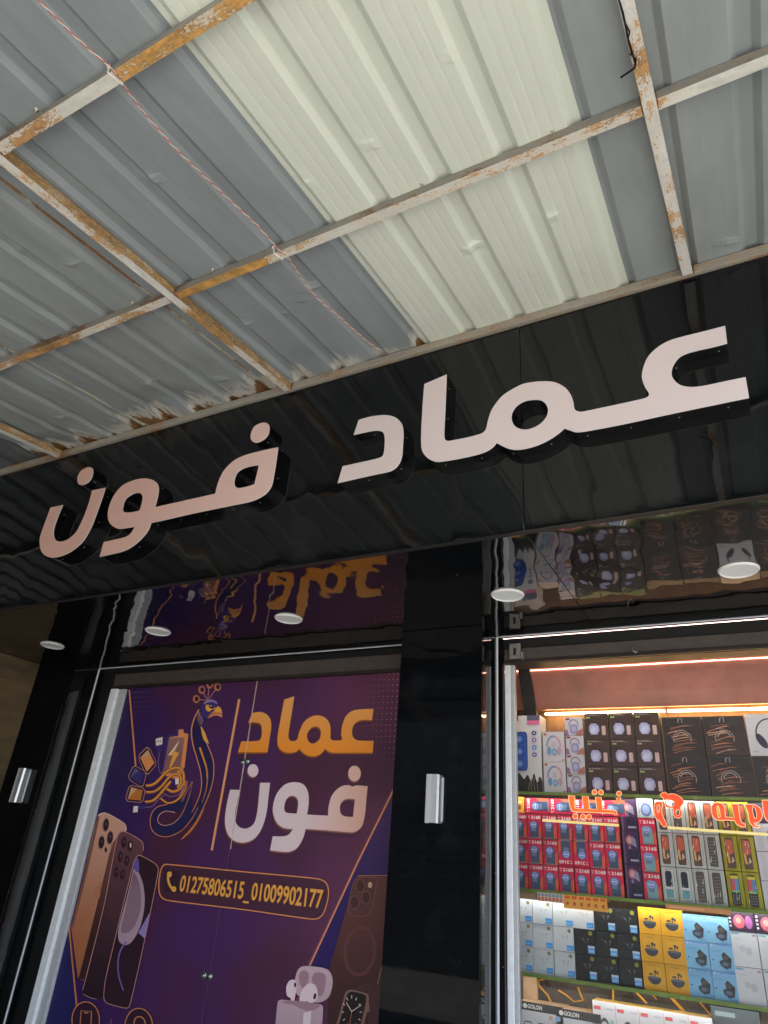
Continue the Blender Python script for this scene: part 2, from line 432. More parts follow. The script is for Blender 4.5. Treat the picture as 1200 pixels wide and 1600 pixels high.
# recessed downlights
for (u, v), lab in (((82, 1008), 'round white recessed downlight at the far left, over the left black column'),
                    ((247, 986), 'round white recessed downlight over the left end of the poster'),
                    ((451, 966), 'round white recessed downlight over the middle of the poster'),
                    ((793, 929), 'round white recessed downlight over the left end of the glass display'),
                    ((1154, 890), 'round white recessed downlight at the far right, over the glass display')):
    d = ray(u, v); t = 1.25 / d.z; x, y = d.x * t, d.y * t
    o = thing('downlight', (x, y, SO), lab, 'downlight', 'recessed downlights in the black soffit')
    g = MB(); g.lathe([(.083, 0.0), (.083, -.003), (.076, -.0105), (.0738, -.0085), (.0735, -.004)][::-1], (x, y, SO), (0, 0, 1), M['lamp_ring'], 48)
    g.lathe([(.083, 0), (.083, -.0012), (.0745, -.009)], (x, y, SO), (0, 0, 1), M['lamp_ring'], 48)
    g.build('trim_ring', o)
    g = MB(); g.poly(ell(x, y, .0742, .0742, 48), M['lamp_glass'], lambda a, c: (a, c, SO - .0055)); g.build('diffuser', o)

# wall lights on the columns
def wall_light(x, lab):
    o = thing('wall_light', (x, 3.5, EYE + .21), lab, 'wall light', 'aluminium wall lights on the black columns')
    g = MB(); pr = [(-.038, 3.4995), (-.038, 3.452), (-.030, 3.440), (.0, 3.436), (.030, 3.440), (.038, 3.452), (.038, 3.4995)]
    z0, z1 = EYE + .208, EYE + .440
    for k in range(len(pr) - 1):
        i = len(g.v); (a, b1), (c, d1) = pr[k], pr[k + 1]
        g.v += [(x + a, b1, z0), (x + c, d1, z0), (x + c, d1, z1), (x + a, b1, z1)]; g.face([i, i + 1, i + 2, i + 3], M['alu_pale'] if k < 3 else M['alu'])  # left half of the body takes the paler tone
    for z in (z0 + .004, z1 - .004): g.poly([(x + a, c) for a, c in pr], M['black'], lambda a, c, z=z: (a, c, z))
    g.build('lamp_body', o)
    g = MB(); g.box(x - .045, x + .045, 3.494, 3.4992, z0 + .01, z1 - .01, M['alu']); g.build('back_plate', o)
wall_light(-1.565, 'aluminium up and down wall light on the middle black column')
wall_light(-4.885, 'aluminium up and down wall light on the left black column')

# ------------------------------------------------------------------ canopy
can = thing('canopy', (-1.5, 1, EYE + 2.2), 'corrugated metal canopy, grey and cream sheets on a rusty white steel frame', 'canopy')
def sheet_mat(name, col, line, edge_rust, x_edge=None, stain=.12):
    m = mat(name, col, .5, .0, bump=.0007, bscale=9); nt = m.node_tree; b = nt.nodes['Principled BSDF']
    tc = nd(nt, 'ShaderNodeTexCoord')
    mp = nd(nt, 'ShaderNodeMapping'); mp.inputs['Scale'].default_value = (1, .22, 1); nt.links.new(tc.outputs['Object'], mp.inputs[0])
    def noi(sc, det, ro=.6, src=mp):
        n = nd(nt, 'ShaderNodeTexNoise'); n.inputs['Scale'].default_value = sc; n.inputs['Detail'].default_value = det; n.inputs['Roughness'].default_value = ro
        nt.links.new(src.outputs[0], n.inputs['Vector']); return n.outputs[0]
    n1 = noi(6, 7, .65); n2 = noi(60, 4); n3 = noi(9, 8, .72, mp)
    c = ramp2(nt, n1, .3, .72, tuple(x * (1 - stain) for x in col), tuple(x * (1 + stain * .7) for x in col))
    c = ramp2(nt, n2, .60, .80, c, tuple(x * .85 + .02 for x in col))
    if edge_rust:
        sp = nd(nt, 'ShaderNodeSeparateXYZ'); nt.links.new(tc.outputs['Object'], sp.inputs[0])
        # distance to the eave end (y in object space: canopy origin at y=1)
        mr = nd(nt, 'ShaderNodeMapRange'); mr.inputs[1].default_value = 1.0; mr.inputs[2].default_value = 1.44
        mr.inputs[3].default_value = 0; mr.inputs[4].default_value = edge_rust; nt.links.new(sp.outputs[1], mr.inputs[0])
        ad = nd(nt, 'ShaderNodeMath', operation='ADD'); nt.links.new(mr.outputs[0], ad.inputs[0]); nt.links.new(noi(7, 6, .7, tc), ad.inputs[1])
        c = ramp2(nt, ad.outputs[0], .80, .9, c, (.45, .44, .40))
        c = ramp2(nt, ad.outputs[0], .96, 1.0, c, (.17, .085, .03))
    nt.links.new(c, b.inputs['Base Color'])
    return m
grey = (.245, .275, .30)
SH = {'g1': sheet_mat('galvanised sheet weathered', (.245, .270, .272), 0, .54, stain=.16),
      'g2': sheet_mat('galvanised sheet grey', (.270, .302, .305), 0, .0),
      'g3': sheet_mat('galvanised sheet mid', (.235, .265, .275), 0, .42),
      'dk': sheet_mat('sheet darkened for reflection', (.085, .095, .095), 0, .0, stain=.3),  # out of view, darkened so the left of the fascia reflects dark
      'c': sheet_mat('cream coated sheet', (.595, .635, .555), 0, .0, stain=.035)}
PITCH = .2525; X0R = .068; RIBH = .021
def prof(xa, xb, pan_lines):
    """cross-section of a sheet between xa and xb: list of (x, dz)"""
    out = []; k0 = math.floor((xa - X0R) / PITCH) - 1
    for k in range(k0, k0 + int((xb - xa) / PITCH) + 4):
        xr = X0R + k * PITCH
        seq = [(xr - .088, 0), (xr - .086, .001), (xr - .068, RIBH - .001), (xr - .065, RIBH), (xr - .026, RIBH), (xr - .023, RIBH - .001), (xr - .002, .001), (xr, 0)]
        for j in (1, 2, 3) if pan_lines else (1, 2):
            c = xr + (.164 / (4 if pan_lines else 3)) * j
            seq += [(c - .007, 0), (c - .004, .0007), (c + .004, .0007), (c + .007, 0)] if pan_lines else [(c - .006, 0), (c, .00025), (c + .006, 0)]
        out += seq
    def at(x):
        for (x1, z1), (x2, z2) in zip(out, out[1:]):
            if x1 <= x <= x2: return z1 + (z2 - z1) * (x - x1) / max(1e-9, x2 - x1)
        return 0
    res = [(xa, at(xa))] + [p for p in out if xa + 1e-4 < p[0] < xb - 1e-4] + [(xb, at(xb))]
    return res
DENTS = [(lambda p: (p.x, p.y, a))(onroof(u, v)) for u, v, a in ((862, 338, -.012), (740, 388, -.014), (750, 395, .008), (385, 505, -.012), (447, 495, -.014), (345, 592, -.01), (470, 470, -.008), (96, 652, -.014), (235, 598, -.010), (488, 452, -.014), (116, 412, -.008), (236, 282, -.010), (240, 478, -.012), (1140, 378, -.010), (1180, 560, -.01), (580, 225, -.006), (700, 90, -.005), (480, 285, -.006), (30, 395, -.012), (185, 500, -.012))]
def roof_sheet(xa, xb, m, lift, lab, dent=0.0, lines=False, yend=2.467):
    P = prof(xa, xb, lines); g = MB(); ys = [-1.9 + i * .09 for i in range(24)] + [.26 + i * .02 for i in range(300) if .26 + i * .02 < yend - .005] + [yend]
    for y in ys:
        for x, dz in P:
            w = dent * mnoise.noise(Vector((x * 3.1, y * 5.3, 4.2))) * (max(0, min(1, (y - 1.5) / .9)) ** 2)
            for dx_, dy_, da_ in DENTS:
                q_ = ((x - dx_) / .022) ** 2 + ((y - dy_) / .020) ** 2
                if q_ < 6: w += da_ * math.exp(-q_)
            w += .0016 * mnoise.noise(Vector((x * 2.2, y * 1.4, 9)))
            g.v.append((x, y, roofz(y) + dz + lift + w))
    n = len(P)
    for j in range(len(ys) - 1):
        for i in range(n - 1): g.face([j * n + i, j * n + i + 1, (j + 1) * n + i + 1, (j + 1) * n + i], m)
    o = g.build('roof_sheet', can); o['label'] = lab
    return o
def rc(k): return X0R - PITCH * k - .043
roof_sheet(rc(21) - .01, rc(17) + .02, SH['dk'], 0.0, 'unseen corrugated sheet beyond the frame, darkened to dim the fascia reflection', .030)
roof_sheet(rc(37), rc(21) + .02, SH['dk'], .0015, 'unseen corrugated sheeting further left, darkened to dim the fascia reflection', .02)
roof_sheet(rc(17) - .01, rc(13) + .02, SH['g1'], .0015, 'weathered grey corrugated sheet at far left', .030)
roof_sheet(rc(13) - .0, rc(9) + .02, SH['g1'], .0, 'weathered grey corrugated sheet left of the long left rafter', .028)
roof_sheet(rc(9) - .0, rc(5) + .02, SH['g3'], .0015, 'grey corrugated sheet under the twisted wire', .014)
roof_sheet(rc(5) - .002, rc(1) + .006, SH['c'], -.0015, 'cream coated corrugated sheet', .004, True)
roof_sheet(rc(1) - .03, rc(-3) + .02, SH['g2'], .0015, 'clean grey corrugated sheet right of the cream one', .003)
roof_sheet(rc(-3) - .0, 1.2, SH['g2'], .0, 'clean grey corrugated sheet at far right', .003)
for k in (9, 13):   # rusted lap edges: a lifted, rusty lip along the joint
    lipm = rusty('rusty lap edge %d' % k, (.45, .45, .36), .52, (.20, .09, .03), 7, (1, .5, 1))
    g = MB(); xr = X0R - PITCH * k; ys = [.3 + .05 * i for i in range(43)]
    for y in ys:
        w = .006 + .004 * mnoise.noise(Vector((k, y * 6, 1)))
        h = -.003 - .004 * abs(mnoise.noise(Vector((k + 5, y * 4, 1))))
        g.v += [(xr - w, y, roofz(y) - .001 + h), (xr + w * .6, y, roofz(y) - .0015 + h * .4), (xr + w * .3, y, roofz(y) + .012)]
    for j in range(len(ys) - 1):
        for i in range(2): g.face([j * 3 + i, j * 3 + i + 1, j * 3 + i + 4, j * 3 + i + 3], lipm)
    g.build('lap_edge', can)
cream_paint = (.60, .60, .54)
M['b_heavy'] = rusty('frame paint heavy rust', (.56, .55, .48), .74, (.46, .25, .07), 8, (.45, 1, 1))
M['b_mid'] = rusty('frame paint half rusted', cream_paint, .46, (.38, .21, .08), 8, (.45, 1, 1))
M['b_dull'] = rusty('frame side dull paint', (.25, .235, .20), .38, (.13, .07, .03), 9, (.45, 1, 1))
M['b_low'] = rusty('rafter paint', (.66, .66, .62), .38, (.42, .24, .09), 10, (1, .5, 1))
M['b_rustside'] = rusty('rafter rusted side', (.50, .42, .30), .70, (.34, .21, .09), 12, (1, .5, 1))
M['b_wall'] = rusty('wall beam paint', (.30, .28, .235), .38, (.24, .14, .06), 7, (.35, 1, 1))
def purlin(y0, x0, x1, hgt, bottom, side, w=.04, lab=None, jump=()):
    g = MB()
    zt = roofz(y0) - .001; zb = zt - hgt
    xs = [x0] + list(jump) + [x1]
    mats = bottom if isinstance(bottom, list) else [bottom]
    for k, (a, c) in enumerate(zip(xs, xs[1:])):
        mb_ = mats[k % len(mats)]; i = len(g.v); e = .0008 * k
        g.v += [(a, y0, zb - e), (c - .0025, y0, zb - e), (c - .0025, y0 + w, zb - e), (a, y0 + w, zb - e), (a, y0, zt), (c - .0025, y0, zt), (c - .0025, y0 + w, zt), (a, y0 + w, zt)]
        g.face([i, i + 3, i + 2, i + 1], mb_)
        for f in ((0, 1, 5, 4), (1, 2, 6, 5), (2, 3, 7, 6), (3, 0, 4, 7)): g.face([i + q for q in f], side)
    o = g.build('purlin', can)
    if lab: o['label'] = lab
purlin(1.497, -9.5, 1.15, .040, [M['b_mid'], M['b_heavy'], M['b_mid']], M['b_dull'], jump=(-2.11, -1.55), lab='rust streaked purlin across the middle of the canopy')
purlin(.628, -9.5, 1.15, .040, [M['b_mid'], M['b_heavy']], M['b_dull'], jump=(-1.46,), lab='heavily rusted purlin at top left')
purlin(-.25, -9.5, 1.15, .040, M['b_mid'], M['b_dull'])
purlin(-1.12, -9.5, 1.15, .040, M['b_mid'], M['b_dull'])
g = MB(); g.box(-9.5, 1.15, 2.410, 2.445, FT + .003, roofz(2.41) - .001, M['b_wall'], bev=.002); o = g.build('wall_beam', can); o['label'] = 'dull rusty beam along the top of the black fascia'
def rafter(xa, ya, xb, yb, w, h, lab):
    g = MB(); a = Vector((xa, ya, roofz(ya) - h)); c = Vector((xb, yb, roofz(yb) - h))
    n = (c - a).normalized(); s_ = n.cross(Vector((0, 0, 1))).normalized() * w
    i = len(g.v); up = Vector((0, 0, h - .006))
    for p in (a, c): g.v += [tuple(p), tuple(p + s_), tuple(p + s_ + up), tuple(p + up)]
    g.face([i, i + 4, i + 5, i + 1], M['b_low']); g.face([i + 1, i + 5, i + 6, i + 2], M['b_rustside'])
    g.face([i + 3, i + 2, i + 6, i + 7], M['b_low']); g.face([i, i + 3, i + 7, i + 4], M['b_rustside'])
    g.face([i, i + 1, i + 2, i + 3], M['b_low']); g.face([i + 4, i + 7, i + 6, i + 5], M['b_low'])
    o = g.build('rafter', can); o['label'] = lab
rafter(-.128, -1.8, -.002, 2.405, .042, .052, 'chipped white rafter at right')
rafter(-2.085, -1.8, -2.105, 2.405, .042, .052, 'white and brown rafter at left')
rafter(-4.02, -1.8, -4.05, 2.405, .042, .052, 'short visible end of the far left rafter')

M['weld'] = mat('rusty weld bead', (.16, .085, .04), .7, .2, var=.4, vscale=60, bump=.002, bscale=90)
def weld(pts):
    g = MB()
    rw_ = random.Random(5)
    path = []
    for a, c in zip(pts, pts[1:]):
        a, c = Vector(a), Vector(c); n = max(2, int((c - a).length / .005))
        path += [a.lerp(c, k / n) + Vector((rw_.uniform(-.0012, .0012), rw_.uniform(-.0012, .0012), rw_.uniform(-.0012, .0012))) for k in range(n)]
    g.tube(path, .0042, M['weld'], 7); g.build('weld_bead', can)
for xr_, yj in ((-.0300, 1.497), (.0135, 1.497), (-2.0590, 1.497), (-2.1015, 1.497), (-2.0545, .628)):
    zj = roofz(yj); dx = 0
    weld([(xr_ + dx, yj - .003, zj - .004), (xr_ + dx, yj - .003, zj - .041), (xr_ + dx, yj + .040, zj - .042)])
for xr_ in (.0, .044, -2.103, -2.060):
    weld([(xr_, 2.407, roofz(2.407) - .006), (xr_, 2.407, roofz(2.407) - .054)])
# screw tips poking through the sheets beside the purlins
M['screw'] = mat('zinc screw', (.42, .42, .40), .45, .6)
for k in range(-1, 14):
    for yj in (.648, 1.517):
        if (k * 7 + int(yj * 10)) % 3 == 0: continue
        x = X0R - PITCH * k + .11 + .01 * ((k * 5) % 3); y = yj + (.030 if k % 2 else -.030); z = roofz(y)
        g = MB(); g.lathe([(.0001, -.016), (.0022, -.013), (.0024, -.002), (.0075, -.0015), (.008, .001)], (x, y, z), (0, 0, 1), M['screw'], 10); g.build('screw', can)
# twisted wire running under the sheets
wp = [(40, -25), (62, 2), (108, 48), (140, 78), (172, 104), (192, 132), (226, 178), (280, 238), (345, 300), (400, 350), (432, 386), (452, 405), (476, 442), (496, 466), (530, 495), (572, 532), (596, 549)]
pts = [onroof(u, v, .045 if (u in (172, 192, 432, 452)) else .028) for u, v in wp]
dense = []
for a, c in zip(pts, pts[1:]):
    nseg = max(2, int((c - a).length / .0045))
    dense += [a.lerp(c, k / nseg) for k in range(nseg)]
wire = thing('twisted_wire', tuple(pts[4]), 'thin red and white twisted wire strung along the grey roof sheets', 'wire')
for ph, m in ((0, mat('red insulation', (.50, .09, .07), .45)), (math.pi, mat('white insulation', (.62, .58, .52), .45))):
    g = MB(); tw = []
    for k, p in enumerate(dense):
        a = ph + k * .55
        tw.append(p + Vector((math.cos(a) * .0018, 0, math.sin(a) * .0018)))
    g.tube(tw, .0017, m, 6); g.build('strand', wire)
wt = mat('white cable tie', (.70, .69, .64), .4)
def tie(u, v, y0, lab):
    p = onroof(u, v, .04); z = roofz(y0) - .0425; x = p.x
    g = MB(); path = [(x - .012, y0 - .0025, z + .038), (x - .006, y0 - .003, z - .001), (x, y0 + .02, z - .002), (x + .006, y0 + .043, z - .001), (x + .006, y0 + .043, z + .03)]
    g.tube(path, .0028, wt, 8); g.box(x - .018, x - .009, y0 - .008, y0 - .002, z + .028, z + .040, wt)
    tag(g.build('cable_tie', origin=(x, y0, z)), lab, 'cable tie')
tie(172, 112, .628, 'white tie holding the wire to the heavily rusted upper left purlin')
tie(434, 398, 1.497, 'white tie holding the wire to the middle purlin')
bm = mat('black binding wire', (.012, .012, .02), .4, .5)
g = MB()
bx = lambda u, v, o: tuple(onroof(u, v, o))
g.tube([bx(966, -4, .05), bx(973, 20, .056), bx(978, 42, .058), bx(981, 60, .056), bx(988, 84, .062), bx(993, 98, .062), bx(992, 106, .058), bx(982, 113, .05), (bx(970, 121, .045))], .0032, bm, 8)
g.tube([bx(975, 32, .06), bx(984, 50, .066), bx(981, 62, .062)], .0024, bm, 8)
g.tube([bx(984, 84, .064), bx(994, 92, .066), bx(992, 104, .06)], .0026, bm, 8)
tag(g.build('binding_wire', origin=bx(980, 60, .05)), 'loose black binding wire wrapped on the right white rafter', 'wire')

# ------------------------------------------------------------------ big sign letters
YF = 2.367
sgn = thing('sign_lettering', (-1.8, 2.43, EYE + 1.5), 'raised pale pink Arabic letters with black sides on the black fascia', 'sign')
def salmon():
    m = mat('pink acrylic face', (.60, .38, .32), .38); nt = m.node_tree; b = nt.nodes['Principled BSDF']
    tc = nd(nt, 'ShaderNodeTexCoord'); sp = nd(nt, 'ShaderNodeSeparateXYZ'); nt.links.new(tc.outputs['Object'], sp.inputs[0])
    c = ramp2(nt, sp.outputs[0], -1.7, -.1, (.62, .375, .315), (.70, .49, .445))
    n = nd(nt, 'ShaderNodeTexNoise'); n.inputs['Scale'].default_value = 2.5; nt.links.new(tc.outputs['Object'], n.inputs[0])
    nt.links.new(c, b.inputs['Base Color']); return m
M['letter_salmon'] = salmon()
M['letter_rim'] = mat('pale letter rim', (.80, .78, .78), .3)
A = T(40, 640, 1200 / 220); B = T(150, 640, 4); C_ = T(510, 630, 6); D = T(640, 560, 6); E_ = T(740, 560, 6); F = T(900, 490, 4)
def big_letter(outer, holes, m, lab):
    L = [[qy(u, v, YF) for u, v in sm(mapp(lambda a, b: (a, b), outer))]] + [[qy(u, v, YF) for u, v in sm(h)] for h in holes]
    g = MB(); g.poly(L[0], m, lambda a, b: (a, YF, b), L[1:])
    o = g.build('letter', sgn); o['label'] = lab
    g = MB()
    for loop in L:
        n = len(loop); i = len(g.v)
        for x, z in loop: g.v += [(x, YF + .0002, z), (x, YF + .003, z), (x, 2.4295, z)]
        for k in range(n):
            a, b = i + 3 * k, i + 3 * ((k + 1) % n)
            g.face([a, b, b + 1, a + 1], M['letter_rim'], True); g.face([a + 1, b + 1, b + 2, a + 2], M['return'], True)
    loop = L[0]; per = 0
    for (x0, z0), (x1, z1) in zip(loop, loop[1:]):
        per += math.hypot(x1 - x0, z1 - z0)
        if per > .17 and len(loop) > 60:
            per = 0; dx_, dz_ = x1 - x0, z1 - z0; l_ = math.hypot(dx_, dz_) or 1
            g.lathe([(.0, .0016), (.0022, .0012), (.003, 0)], (x1, YF + .036, z1), (dz_ / l_, 0, -dx_ / l_), M['steel'], 8)
            g.lathe([(.0, .0016), (.0022, .0012), (.003, 0)], (x1, YF + .036, z1), (-dz_ / l_, 0, dx_ / l_), M['steel'], 8)
    s_ = g.build('letter_side', o)
nun = mapp(A, [(212, 835, 1), (318, 812, 1), (280, 900), (245, 1000), (238, 1060), (255, 1110), (300, 1125), (360, 1105), (420, 1055), (455, 1000), (500, 900), (540, 790), (565, 690, 1), (680, 665, 1), (650, 760), (600, 900), (560, 1000), (490, 1120), (400, 1200), (310, 1245), (220, 1260), (155, 1235), (125, 1180), (120, 1100), (140, 1030), (175, 935)])
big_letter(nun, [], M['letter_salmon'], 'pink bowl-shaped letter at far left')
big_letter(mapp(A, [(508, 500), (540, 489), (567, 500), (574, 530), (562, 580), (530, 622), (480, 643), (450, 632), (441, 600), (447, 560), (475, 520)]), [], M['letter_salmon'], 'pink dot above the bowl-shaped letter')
faw = mapp(B, [(22, 920, 1), (48, 828, 1), (110, 814), (180, 797), (215, 775), (243, 730, 1), (200, 738), (140, 744), (95, 720), (75, 680), (78, 620), (110, 540), (165, 475), (240, 440), (310, 430), (365, 445), (390, 480), (388, 530), (368, 610, 1), (745, 525, 1), (765, 450), (800, 380), (860, 320), (930, 285), (1030, 258), (1138, 235, 1), (1125, 330), (1110, 420), (1095, 480), (1055, 530), (980, 570), (860, 597), (600, 650), (420, 692), (343, 707, 1), (325, 755), (280, 810), (220, 860), (160, 888), (90, 905)])
h1 = mapp(B, [(167, 615), (185, 560), (235, 525), (270, 520), (290, 538), (288, 575), (272, 630, 1), (230, 640), (190, 643), (170, 635)])
h2 = mapp(B, [(865, 440), (885, 392), (935, 362), (1017, 347, 1), (1006, 400), (990, 465, 1), (940, 482), (890, 490), (867, 475)])
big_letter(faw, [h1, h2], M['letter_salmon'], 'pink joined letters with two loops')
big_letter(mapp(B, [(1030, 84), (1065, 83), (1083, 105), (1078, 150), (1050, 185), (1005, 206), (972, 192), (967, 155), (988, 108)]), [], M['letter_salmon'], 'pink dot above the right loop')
dal = mapp(C_, [(105, 748, 1), (152, 590, 1), (320, 554), (480, 517), (525, 495), (540, 450), (547, 340), (535, 280), (500, 258), (440, 258), (350, 275), (255, 297, 1), (302, 157, 1), (400, 128), (500, 113), (570, 112), (640, 130), (690, 170), (715, 220), (722, 300), (716, 400), (710, 485), (690, 550), (650, 605), (590, 640), (450, 670), (280, 708)])
big_letter(dal, [], M['letter_pale'], 'pale hook-shaped letter in the middle')
o1 = mapp(D, [(138, 240, 1), (347, 150, 1), (340, 350), (331, 550), (324, 700), (330, 755), (355, 773), (400, 768), (550, 738), (670, 705), (700, 685), (718, 655), (735, 580), (765, 490), (810, 420), (870, 350), (960, 290), (1060, 240), (1150, 222)])
o2 = mapp(E_, [(640, 214), (710, 215), (780, 230), (860, 275), (910, 340), (935, 410), (942, 460), (960, 488), (1000, 500)])
o3 = mapp(F, [(60, 609), (150, 590), (300, 558), (430, 528), (455, 512), (452, 490), (430, 455), (412, 400), (420, 340), (450, 270), (510, 210), (580, 170), (660, 145), (800, 110), (932, 76, 1), (945, 185, 1), (850, 210), (720, 240), (650, 270), (610, 320), (597, 370), (610, 410), (650, 445), (710, 458), (790, 452), (920, 425), (1060, 396, 1), (1082, 525, 1), (900, 563), (600, 625), (300, 690), (60, 735), (0, 740)])
o4 = mapp(E_, [(910, 675), (850, 655, 1), (800, 700), (720, 755), (620, 805), (520, 838), (420, 855), (340, 848), (270, 820), (215, 790, 1)])
o5 = mapp(D, [(770, 840), (700, 880), (600, 910), (450, 942), (330, 962), (250, 968), (180, 940), (130, 890), (110, 830), (108, 700), (118, 500), (128, 350)])
mh = mapp(E_, [(355, 560), (365, 500), (410, 440), (480, 400), (560, 387), (630, 392), (675, 425), (697, 480), (685, 540), (640, 600), (570, 645), (490, 667), (420, 655), (375, 620)])
big_letter(o1 + o2 + o3 + o4 + o5, [mh], M['letter_pale'], 'pale joined letters at the right with upright stroke, ring and open hook')
#@@P1
# ------------------------------------------------------------------ cabinet doors with the printed poster (left bay)
YP = 3.80
cab = thing('poster_doors', (-3.1, 3.8, .12), 'pair of tall cabinet doors wrapped in a purple and orange phone shop poster', 'door')
def purple():
    m = mat('poster purple print', (.05, .016, .085), .42); nt = m.node_tree; b = nt.nodes['Principled BSDF']
    tc = nd(nt, 'ShaderNodeTexCoord'); sp = nd(nt, 'ShaderNodeSeparateXYZ'); nt.links.new(tc.outputs['Object'], sp.inputs[0])
    # printed colour zones: blue violet at left, purple in the middle, wine at the right and towards the phones
    c = ramp2(nt, sp.outputs[0], -1.25, -.35, (.034, .014, .108), (.072, .020, .108))
    c = ramp2(nt, sp.outputs[0], .0, 1.25, c, (.150, .036, .078))
    n = nd(nt, 'ShaderNodeTexNoise'); n.inputs['Scale'].default_value = 1.3; n.inputs['Detail'].default_value = 1
    nt.links.new(tc.outputs['Object'], n.inputs[0])
    c = ramp2(nt, n.outputs[0], .42, .68, c, (.080, .020, .050))
    nt.links.new(c, b.inputs['Base Color'])
    f = nd(nt, 'ShaderNodeTexNoise'); f.inputs['Scale'].default_value = 2.2; nt.links.new(tc.outputs['Object'], f.inputs[0])
    bp = nd(nt, 'ShaderNodeBump'); bp.inputs['Distance'].default_value = .004; nt.links.new(f.outputs[0], bp.inputs['Height']); nt.links.new(bp.outputs[0], b.inputs['Normal'])
    return m
M['p_bg'] = purple()
PZ0, PZ1 = .14, EYE + 1.092
XS = qy(404, 1052, YP)[0]
for a, c in ((-4.385, XS - .003), (XS + .003, -1.84)):
    g = MB(); g.box(a, c, YP, YP + .025, PZ0, PZ1, M['p_bg'], bev=.0015); g.build('door', cab)
g = MB(); g.box(-4.53, -4.46, YP - .045, YP + .02, .13, EYE + 1.083, M['frame'], bev=.004); g.box(-4.4595, -4.39, YP - .022, YP + .02, .13, EYE + 1.083, M['frame2'], bev=.004)
g.build('door_frame', cab)
g = MB(); g.box(XS - .0028, XS + .0028, YP - .003, YP + .004, EYE + .02, PZ1, mat('worn pale door seam', (.62, .45, .36), .6, var=.3, vscale=20)); g.build('door_seam', cab)

PS = Print(lambda u, v, k: (lambda q: (q[0], YP - k, q[1]))(qy(u, v, YP)), .00005)
def pm(name, c, rough=.42):
    if name not in M: M[name] = mat('print ' + name, tuple(min(.9, q * 1.22) for q in c), rough)
    return M[name]
OR = grad('print orange blend', 2, .55, .95, (.92, .30, .022), (.92, .40, .11)); M['p_or'] = OR
or1 = pm('line orange', (.72, .26, .09)); or2 = pm('deep orange', (.50, .16, .035)); or3 = pm('bright orange', (.90, .36, .06)); pk = pm('line pink', (.62, .30, .26))
wine = pm('wine shade', (.085, .022, .035)); navy = pm('navy', (.018, .014, .07)); navy2 = pm('violet blue', (.045, .03, .16)); dkp = pm('dark plum', (.022, .008, .028))
lil = pm('lilac', (.30, .19, .42)); whp = pm('warm white', (.74, .62, .60))
Z7 = T(180, 1040, 5); Z8 = T(340, 1050, 1200 / 280); Z10 = T(100, 1200, 4); Z11 = T(400, 1340, 5); Z2 = T(0, 1150, 2)
def sp_(f, pts, **k): return sm(mapp(f, pts), **k)
# background zones
PS.poly([(197, 1079), (203, 1079), (212, 1200), (150, 1300), (106, 1430), (121, 1585), (119, 1640), (40, 1640)], grad('print left blue zone', 2, -.6, .9, (.020, .016, .115), (.030, .014, .085)))
PS.poly([(627, 1215), (640, 1225), (630, 1640), (560, 1640), (480, 1512), (617, 1224)], grad('print right blue zone', 2, -.4, .5, (.028, .012, .12), (.085, .03, .13)))
# halftone dots
dots = []
for r in range(6):
    for c in range(13 - r * 2 if r > 1 else 13):
        u, v = Z7(140 + 20 * c + 3 * r, 211 + 38.5 * r - 1.1 * c * (1 if r < 2 else 1.5)); s_ = (.75 - .04 * c) * (1 if r < 4 else .7)
        if s_ > .2: dots.append([(u - s_, v), (u, v - s_), (u + s_, v), (u, v + s_)])
PS.many(dots, pm('dots', (.42, .22, .17)))
dots = []
for r in range(20):
    for c in range(9):
        u = 622 - 7.1 * c - .5 * r; v = 1052.5 + 8.9 * r + .15 * c
        s_ = .95 - .085 * c - max(0, r - 9) * .07
        if s_ > .22 and v < 1230: dots.append([(u - s_, v), (u, v - s_), (u + s_, v), (u, v + s_)])
PS.many(dots, pm('dots2', (.62, .40, .36)))
PS.stroke([(202, 1078), (206, 1125), (212, 1197)], 2.2, or1)
PS.stroke([(106, 1425), (113, 1500), (121.5, 1585)], 2.4, or2)
PS.stroke([(105.2, 1425), (112.2, 1500), (120.6, 1585)], .9, or1)
PS.stroke([(618.5, 1226), (557, 1350), (481, 1511)], 4.6, pm('line shadow', (.14, .05, .10)))
PS.stroke([(620, 1224), (560, 1345), (484, 1509)], 2.3, or1)
PS.stroke([mapp(Z7, [(970, 262)])[0], mapp(Z7, [(755, 1443)])[0]], 3.6, or1)
PS.stroke([mapp(Z7, [(966, 262)])[0], mapp(Z7, [(751, 1443)])[0]], 1.3, pm('line light', (.85, .42, .24)))
# --- poster lettering
dal_ = [(137, 537, 1), (160, 463, 1), (250, 463), (282, 455), (295, 430), (298, 385), (290, 350), (265, 338), (205, 338, 1), (232, 275, 1), (290, 268), (330, 285), (355, 320), (360, 370), (350, 440), (335, 537, 1)]
ima = [(447, 185, 1), (515, 162, 1), (500, 260), (485, 350), (475, 430), (485, 458), (515, 462), (535, 448), (548, 400), (580, 335), (630, 298), (680, 291), (725, 310), (752, 350), (757, 400), (757, 445), (775, 458), (828, 456), (835, 445), (829, 415), (835, 360), (858, 300), (900, 262), (960, 250), (1045, 248, 1), (1033, 323, 1), (960, 323), (920, 345), (902, 385), (905, 430), (930, 455), (970, 460), (1045, 460, 1), (1040, 540, 1), (900, 540), (765, 538), (720, 512, 1), (700, 540), (660, 562), (620, 562), (580, 545), (550, 512, 1), (520, 535), (470, 540), (430, 525), (405, 490), (403, 430), (420, 330)]
imh = [(600, 420), (620, 382), (650, 365), (680, 372), (693, 400), (685, 445), (655, 475), (625, 477), (605, 455)]
nn = [(85, 788, 1), (148, 790, 1), (130, 880), (118, 950), (122, 1005), (150, 1040), (195, 1048), (240, 1020), (262, 960), (275, 860), (285, 742, 1), (352, 742, 1), (340, 850), (325, 960), (290, 1060), (240, 1120), (170, 1143), (105, 1125), (65, 1075), (50, 1000), (60, 900)]
